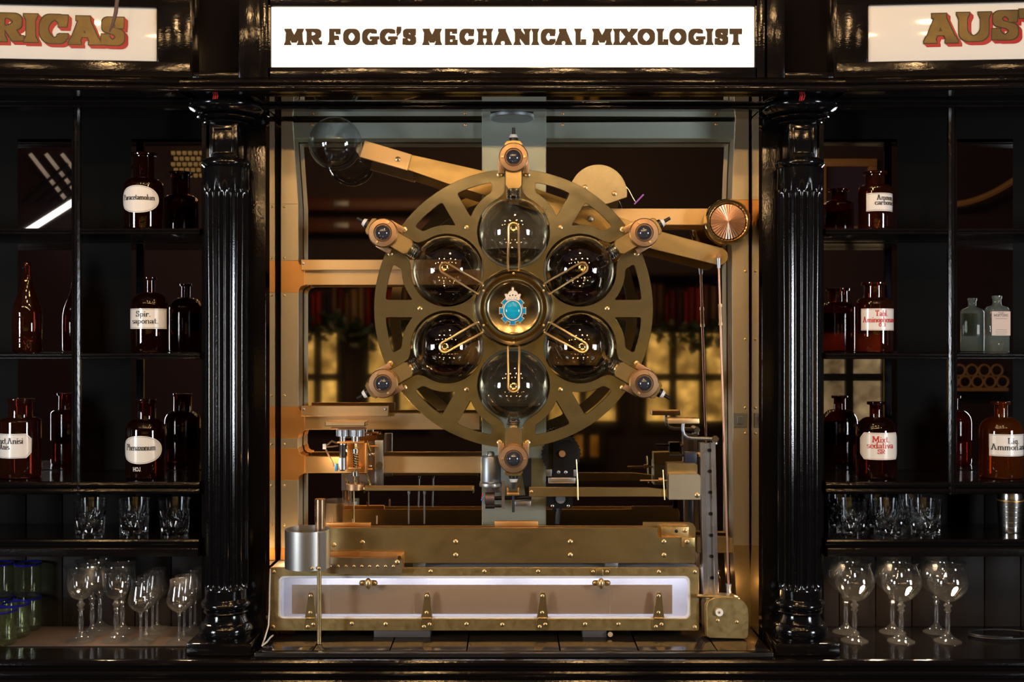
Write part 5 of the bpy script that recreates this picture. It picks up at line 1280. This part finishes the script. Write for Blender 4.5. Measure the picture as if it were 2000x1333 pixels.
obj('end_stop', MB().cyl(PT(948, 990, 0.045), PT(966, 990, 0.045), 4.2*k, n=16).cyl(PT(966, 989, 0.045), PT(981, 989, 0.045), 3*k, n=14), DARKM, mo)
obj('red_lead', MB().tube([PT(944, 965, 0.03), PT(941, 972, 0.03), PT(944, 979, 0.03)], 1.2*k, 6), REDP, mo)
obj('blue_lead', MB().tube([PT(946, 968, 0.028), PT(940, 977, 0.026), PT(946, 981, 0.03)], 1.2*k, 6), BLUEP, mo)
obj('yoke', MB().pbox(990, 963, 1014, 968, 0.0, 0.04, 0.0006).pbox(990, 953, 993, 963, 0.0, 0.04, 0.0006).pbox(1011, 953, 1014, 963, 0.0, 0.04, 0.0006), COPPER, mo)
obj('drop_pin', MB().cyl(PT(1002.5, 967, 0.02), PT(1002.5, 1001, 0.02), 2.7*k, n=14), BLACKP, mo)
obj('side_block', MB().pbox(1006, 980, 1037, 990, 0.045, 0.03, 0.0008), ALU, mo)
obj('black_bracket', MB().pplate([[(1016, 898), (1037, 897), (1037, 976), (1028, 976)]], 0.07, 0.025, 0.0008), BLACKP, mo)

# ================================================================== left mixing head
mx = thing('mixing_head', 'geared mixing head with spring-loaded spindle and small motor on the left', 'mixer', PT(695, 958, 0.04))
YM = 0.03; k = SL(1, YM)
def vcyl(name, x, y0, y1, r, m, Y=YM+0.01, parent=mx, n=24):
    return obj(name, MB().cyl(PT(x, y1, Y), PT(x, y0, Y), SL(r, Y), n=n, bev=0.0005), m, parent)
def vgear(x, y0, y1, r, n):
    b = bmesh.new(); Y = YM+0.01; A = []; B = []; c = PT(x, y1, Y); hgt = SL(y1-y0, Y)
    for i in range(n*4):
        rr_ = SL(r if i % 4 in (0, 1) else r-2.2, Y); a = 2*PI*i/(n*4)
        A.append(b.verts.new(c+Vector((rr_*math.cos(a), rr_*math.sin(a), 0)))); B.append(b.verts.new(c+Vector((rr_*math.cos(a), rr_*math.sin(a), hgt))))
    m = len(A)
    for i in range(m): b.faces.new([A[i], A[(i+1) % m], B[(i+1) % m], B[i]])
    b.faces.new(A[::-1]); b.faces.new(B); bmesh.ops.recalc_face_normals(b, faces=b.faces)
    return obj('spur_gear', MB().merge(b), SATIN, mx, smooth=0)
vgear(669.3, 840, 852.5, 12.3, 18); vgear(697, 840, 852.5, 14.6, 22)
vcyl('gear_hub', 669.3, 852.5, 863.5, 6.2, STEEL); vcyl('gear_hub', 694.5, 852.5, 863.5, 8, STEEL)
obj('bearing_plate', MB().pbox(658.5, 863.5, 710, 866.5, YM-0.005, 0.035, 0.0005), COPPER, mx)
obj('bearing_plate', MB().pbox(680, 914, 705, 917, YM-0.005, 0.035, 0.0005), COPPER, mx)
vcyl('motor_top', 669.5, 866.5, 869.5, 6.4, STEEL); vcyl('motor_black', 669.5, 869.5, 894, 6.6, BLACKP); vcyl('motor_can', 669, 894, 917.5, 8, SATIN); vcyl('motor_tail', 669, 917.5, 920, 5, DARKM)
vcyl('spindle', 695, 866, 946, 2.8, BRASSH)
vcyl('collar', 694.7, 877, 886, 7, STEEL); vcyl('collar', 693.7, 921.5, 930, 7.4, STEEL)
c = PT(695, 0, YM+0.01); pts = []
for i in range(90):
    a = 2*PI*6*i/89; p = PT(695, 886+28*i/89, YM+0.01); pts.append(p+Vector((SL(5, YM)*math.cos(a), SL(5, YM)*math.sin(a), 0)))
obj('coil_spring', MB().tube(pts, SL(0.9, YM), 6), DARKM, mx)
vcyl('stirring_puck', 694.5, 945, 957, 17.5, BRONZE)
obj('puck_stub', MB().cyl(PT(682, 945, YM), PT(682, 941, YM), SL(2, YM), n=10).cyl(PT(706, 945, YM), PT(706, 941, YM), SL(2, YM), n=10), BRASSH, mx)
obj('copper_back', MB().pbox(678, 866, 713, 925, YM+0.032, 0.004, 0.0005).pbox(713, 866, 716, 925, YM, 0.036, 0.0005), COPPER, mx)
obj('mount_plate', MB().pplate([[(716, 863), (732, 863), (732, 958), (667, 958), (667, 927), (716, 927)]], 0.075, 0.006, 0.0005), mat('brown_steel', (0.24, 0.20, 0.17), 1, 0.4, cvar=0.3), mx)
obj('steel_angle', MB().pbox(732, 861, 748, 951, 0.07, 0.02, 0.0008), SATIN, mx)
m_ = MB().cyl(PT(741, 909, 0.071), PT(741, 909, 0.064), SL(7, 0.07), n=24, bev=0.0006).cyl(PT(741, 909, 0.066), PT(741, 909, 0.060), SL(3.6, 0.07), n=6); obj('washer_bolt', m_, STEEL, mx)
for x, y in ((723, 911), (720, 889), (726, 888), (731, 888)): screw(mx, x, y, 0.075, 3, STEEL)
obj('cross_rod', MB().cyl(PT(722, 872, 0.06), PT(738, 872, 0.06), SL(1.8, 0.06), n=10).cyl(PT(717, 917, 0.06), PT(728, 917, 0.06), SL(1.8, 0.06), n=10), COPPER, mx)
for a, b_ in (((718, 861), (724.6, 882)), ((716.5, 927), (724, 950)), ((670, 926), (676.7, 947)), ((672.5, 926), (679, 947))):
    obj('link_rod', MB().cyl(PT(*a, 0.045), PT(*b_, 0.045), SL(1.6, 0.045), n=10), BRASSH, mx)
obj('ball_joint', MB().sphere(PT(717.5, 850, 0.045), SL(3.4, 0.045), 14), STEEL, mx)
obj('wire_loom', MB().tube([PT(659, 866, 0.05), PT(648, 862, 0.045), PT(641, 868, 0.04), PT(634, 872, 0.04), PT(638, 882, 0.04), PT(646, 898, 0.045), PT(653, 912, 0.045)], SL(2.0, 0.04), 8).tube([PT(661, 871, 0.05), PT(647, 873, 0.045), PT(634, 873, 0.04)], SL(1.6, 0.04), 8), mat('brown_cable', (0.10, 0.06, 0.04), 0, 0.5), mx)
obj('white_plug', MB().pbox(630, 868, 636, 878, 0.03, 0.012, 0.001), WHITEP, mx)
obj('blue_plug', MB().pbox(653.5, 907, 658.5, 921, 0.035, 0.015, 0.001), BLUEP, mx)
tr_ = thing('brass_tray', 'shallow open brass tray on top of the gear pair', 'tray', PT(674, 838, YM))
m_ = MB(); Yt = YM-0.02; z0, z1 = PZ(833, Yt), PZ(825, Yt); x0, x1 = PX(635, Yt), PX(713, Yt)
m_.box(x0, x1, Yt, Yt+0.07, z0, z0+0.0015); m_.box(x0, x1, Yt, Yt+0.0015, z0, z1); m_.box(x0, x1, Yt+0.0685, Yt+0.07, z0, z1)
m_.box(x0, x0+0.0015, Yt, Yt+0.07, z0, z1); m_.box(x1-0.0015, x1, Yt, Yt+0.07, z0, z1)
obj('tray_pan', m_, WARMB, tr_)
obj('support_rod', MB().cyl(PT(647, 836.5, YM), PT(716, 836.5, YM), SL(2.2, YM), n=10), BRONZE, tr_)
ch = thing('drip_channel', 'long narrow brass channel on two thin legs left of the motor', 'channel', PT(818, 1026, 0.02))
m_ = MB(); Yt = 0.01; x0, x1 = PX(711, Yt), PX(925, Yt); z0, z1 = PZ(960, Yt), PZ(953, Yt)
m_.box(x0, x1, Yt, Yt+0.03, z0, z0+0.0015); m_.box(x0, x1, Yt, Yt+0.0015, z0, z1); m_.box(x0, x1, Yt+0.0285, Yt+0.03, z0, z1+0.002)
obj('channel', m_, BRASSG, ch)
for x in (711, 924): obj('end_cap', MB().pbox(x-0.5, 952, x+2, 964, 0.009, 0.033, 0.0004), BRASSH, ch)
for x in (798.5, 829): obj('leg', MB().cyl(PT(x, 960, 0.025), PT(x, 1024, 0.042), SL(1.5, 0.02), n=10).pbox(x-2.2, 959.5, x+2.2, 966, 0.018, 0.012, 0.0004), SATIN, ch)
obj('drain_rod', MB().cyl(PT(691, 957, 0.04), PT(691, 1026, 0.04), SL(1.4, 0.02), n=10), BRASSG, ch)

# ================================================================== brass trough, cup, ice box along the bottom
bp_ = thing('brass_apron', 'broad golden brass front plate below the mechanisms', 'plate', PT(1000, 1100, 0.0))
obj('front_plate', MB().pplate([[(638, 1032), (1284, 1032), (1284, 1051), (1357, 1051), (1357, 1100), (640, 1100)]], 0.0, 0.006, 0.0008), BRASSG, bp_)
obj('rear_plate', MB().pplate([[(638, 1028), (1256, 1028), (1256, 1021), (1346, 1021), (1354, 1025), (1358, 1032), (1358, 1098), (638, 1098)]], 0.045, 0.006, 0.0008), BRASSG, bp_)
obj('channel_floor', MB().box(PX(640, 0), PX(1356, 0), 0.006, 0.045, PZ(1058, 0), PZ(1054, 0)), BRASSG, bp_)
obj('corner_block', MB().pbox(1292, 1030, 1345, 1051, 0.02, 0.02, 0.0006), BRASSP, bp_)
obj('corner_tab', MB().pbox(1332, 1051, 1357, 1069, -0.0035, 0.003, 0.0004), BRASSP, bp_)
for x, y in ((708, 1060), (652, 1065), (890, 1059), (890, 1085), (1114, 1059), (1114, 1085), (1297, 1059), (1297, 1085)): screw(bp_, x, y, 0, 4.6)
screw(bp_, 1342, 1059, -0.0035, 4.4); screw(bp_, 1338, 1037, 0.02, 4.4); screw(bp_, 1321, 1038, 0.02, 3.4, DARKM)
obj('copper_block', MB().pbox(966, 1019, 1051, 1031, 0.03, 0.014, 0.0006), COPPER, bp_)
obj('copper_rail', MB().pbox(637, 1022, 724, 1031, 0.03, 0.014, 0.0006), COPPER, bp_)
for x in (648, 688, 736): obj('stand_pin', MB().cyl(PT(x, 1024, 0.037), PT(x, 1014 if x == 688 else 1008, 0.037), SL(1.5, 0.03), n=10), BRONZE, bp_)
for x in (818, 1194): obj('foot', MB().pbox(x-12, 1100, x+13, 1110, 0.012, 0.03, 0.0005), ZINC, bp_)
ib = thing('ice_box', 'low brass-framed glass-fronted white box along the niche floor', 'box', PT(946, 1232, 0.0))
def rrect(x0, y0, x1, y1, r, n=6):
    P = []
    for cx, cy_, a in ((x1-r, y0+r, 0), (x0+r, y0+r, 90), (x0+r, y1-r, 180), (x1-r, y1-r, 270)):
        for i in range(n+1):
            t = math.radians(a+90*i/n); P.append((cx+r*math.cos(t), cy_-r*math.sin(t)))
    return P
obj('frame', MB().pplate([rrect(527.5, 1110, 1364.5, 1232, 2), rrect(543, 1125, 1349, 1210, 11)], 0.0, 0.007, 0.0012), BRASSP, ib)
obj('window_seal', MB().pplate([rrect(543.5, 1125.5, 1348.5, 1209.5, 10.5), rrect(548, 1129.5, 1344, 1206, 9)], 0.003, 0.006, 0.0012), PERSPEX, ib)
obj('window_pane', MB().pplate([rrect(547, 1129, 1345, 1206.5, 8)], 0.0075, 0.0025, 0.0003), CLEAR, ib)
x0, x1 = PX(528, 0), PX(1364, 0); zb, zt = PZ(1231, 0), PZ(1111, 0)
m_ = MB(); m_.box(x0, x1, 0.010, 0.112, zb, zb+0.012); m_.box(x0, x1, 0.010, 0.112, zt-0.006, zt); m_.box(x0, x0+0.015, 0.010, 0.112, zb+0.012, zt-0.006); m_.box(x1-0.015, x1, 0.010, 0.112, zb+0.012, zt-0.006); m_.box(x0, x1, 0.105, 0.115, zb, zt)
obj('liner', m_, PERSPEX, ib)
m_ = MB().pbox(570, 1143, 1313, 1200, 0.02, 0.003, 0.0005)
obj('inner_panel', m_, mat('brown_frosted_panel', (0.52, 0.35, 0.23), 0.0, 0.38, bump=0.02, bscale=300, stretch=(0.05, 1, 1), cvar=0.25), ib)
for y, sgn in ((1136, 1),):
    for xx in (-0.45, -0.15, 0.15, 0.45):
        area('ice_box_lamp', (xx, 0.055, zt-0.009), (xx, 0.055, 0), 0.26, 0.03, 0.23, (0.86, 0.86, 1.0))
for hx in (607, 834, 1060, 1287):
    strap_ = [(hx-4, 1160), (hx-1, 1158), (hx+3, 1158.5), (hx+5.5, 1162), (hx+10, 1207), (hx-11, 1207)]
    hh = obj('hinge', MB().pplate([strap_], -0.004, 0.003, 0.0005).pplate([rrect(hx-12, 1210, hx+11, 1231, 4)], -0.004, 0.003, 0.0005).cyl(PT(hx-9, 1208.5, -0.004), PT(hx+8, 1208.5, -0.004), SL(2.2, 0), n=12), BRASSG, ib)
    for x, y in ((hx-0.5, 1165), (hx-1, 1197.5), (hx-6, 1225), (hx+5, 1220.5)): screw(hh, x, y, -0.004, 3.6)
for lx, ly in ((719, 1140), (1174, 1140)):
    lt_ = obj('latch', MB().pplate([rrect(lx-17, ly-5.5, lx+18, ly+5, 5)], -0.005, 0.003, 0.0005), BRASSG, ib)
    b = bmesh.new(); bmesh.ops.create_uvsphere(b, u_segments=24, v_segments=12, radius=1)
    bmesh.ops.transform(b, matrix=Matrix.Translation(PT(lx, ly+1, -0.012)) @ Matrix.Diagonal((SL(6.8, 0), SL(7, 0), SL(11, 0), 1)), verts=b.verts)
    obj('latch_knob', MB().merge(b), SCREWB, lt_)
    screw(lt_, lx-12, ly, -0.005, 3.2); screw(lt_, lx+13, ly, -0.005, 3.2)
ca = obj('catch', MB().pplate([rrect(1154, 1112, 1192, 1123, 5)], -0.0035, 0.003, 0.0004).pbox(1164, 1113, 1178, 1126, -0.009, 0.006, 0.001), BRASSG, ib)
screw(ca, 1158.5, 1117.5, -0.0035, 3.2); screw(ca, 1186, 1117.5, -0.0035, 3.2)
for x, y in ((535, 1118), (841, 1117), (946, 1117), (1051, 1117), (1287, 1118), (1357, 1118), (533, 1225), (687, 1219), (753, 1220), (911, 1220), (981, 1221), (1143, 1220), (1208, 1220), (1357, 1226)):
    screw(ib, x, y, 0, 3.8)
for a, c in ((730, 840), (1138, 1185)):
    obj('foot', MB().box(PX(a, 0), PX(c, 0), 0.002, 0.09, ZF+0.0003, zb-0.0003, 0.001), mat('grey_slate', (0.06, 0.06, 0.065), 0, 0.6), ib)
tag(obj('metal_token', MB().cyl(PT(1192, 1240, -0.01), PT(1192, 1240, -0.006), SL(5, 0), n=24, bev=0.0006), CHAMP, None), 'small round metal token standing on edge under the white box', 'token')
# round steel cup with brass tube and leg
cu = thing('steel_cup', 'polished steel drum with a brass tube, left end of the brass plate', 'drum', PT(592, 1258, -0.03))
Yc = -0.062; k = SL(1, Yc-0.05); c = PT(592, 1117, Yc-0.055); 
rc = 0.0595; cc = Vector((PX(592.5, Yc-rc+0.0), Yc, 0)); zt_, zb_ = PZ(1041, Yc-rc), PZ(1117, Yc-rc)
obj('band', MB().lathe([(rc-0.0015, zb_), (rc, zb_), (rc, zt_), (rc-0.0015, zt_)], Matrix.Translation(cc), 72, closed=True), BRUSHS, cu)
obj('cup_floor', MB().lathe([(0, zb_), (rc-0.0017, zb_), (rc-0.0017, zb_+0.002), (0, zb_+0.002)], Matrix.Translation(cc), 60), SATIN, cu)
obj('side_flange', MB().box(cc.x+0.042, PX(637.5, Yc-rc+0.01), Yc-rc+0.006, Yc-rc+0.0075, zb_, zt_), BRUSHS, cu)
Yt = -0.045; obj('feed_tube', MB().cyl((PX(625.5, Yt), Yt, zb_+0.0022), (PX(625.5, Yt), Yt, PZ(975, Yt)), SL(10.4, Yt), n=36, bev=0.001), mat('rosy_brass', (0.78, 0.52, 0.32), 1, 0.25, rvar=0.05), cu)
Yr = -0.062; obj('leg', MB().cyl((PX(623.5, Yr), Yr, ZF+0.0004), (PX(623.5, Yr), Yr, zb_-0.0004), SL(4.4, Yr), n=20, bev=0.0006), BRASSG, cu)
for x in (610, 623): screw(cu, x, 1111, Yc-rc+0.001 if x < 615 else Yc-rc+0.006, 3.2)
tg = thing('riveted_trough', 'dull brass riveted trough between the steel drum and the brass plate', 'trough', PT(712, 1122, -0.02))
obj('rear_wall', MB().pplate([[(645, 1078), (789, 1080), (789, 1112), (645, 1112)]], -0.008, 0.0035, 0.0005), COPPER, tg)
obj('front_wall', MB().pplate([[(638, 1089), (787, 1091), (786, 1110), (784, 1121), (660, 1122), (638, 1120)]], -0.03, 0.003, 0.0006), mat('tarnished_brass', (0.55, 0.42, 0.26), 1, 0.4, cvar=0.5, vscale=25), tg)
obj('trough_floor', MB().box(PX(640, -0.02), PX(785, -0.02), -0.027, -0.008, PZ(1115, -0.02), PZ(1113, -0.02)), COPPER, tg)
for i in range(9): screw(tg, 645+15.4*i, 1107, -0.03, 2.8)
obj('pivot_pin', MB().cyl(PT(780, 1090, -0.032), PT(780, 1090, -0.006), SL(4, -0.02), n=14, bev=0.0005), BRASSH, tg)
screw(tg, 776, 1099, -0.03, 4.6)
m_ = MB().tube([PT(528, 1112, -0.006), PT(526.5, 1150, -0.008), PT(526, 1190, -0.01), PT(524.5, 1222, -0.02), PT(518, 1245, -0.05), PT(512, 1262, -0.085), PT(521, 1255, -0.08), PT(528, 1246, -0.05), PT(533, 1242, -0.02)], 0.0022, 8)
tag(obj('white_cable', m_, WHITEP), 'thin white cable running down the left end of the brass-framed box', 'cable')
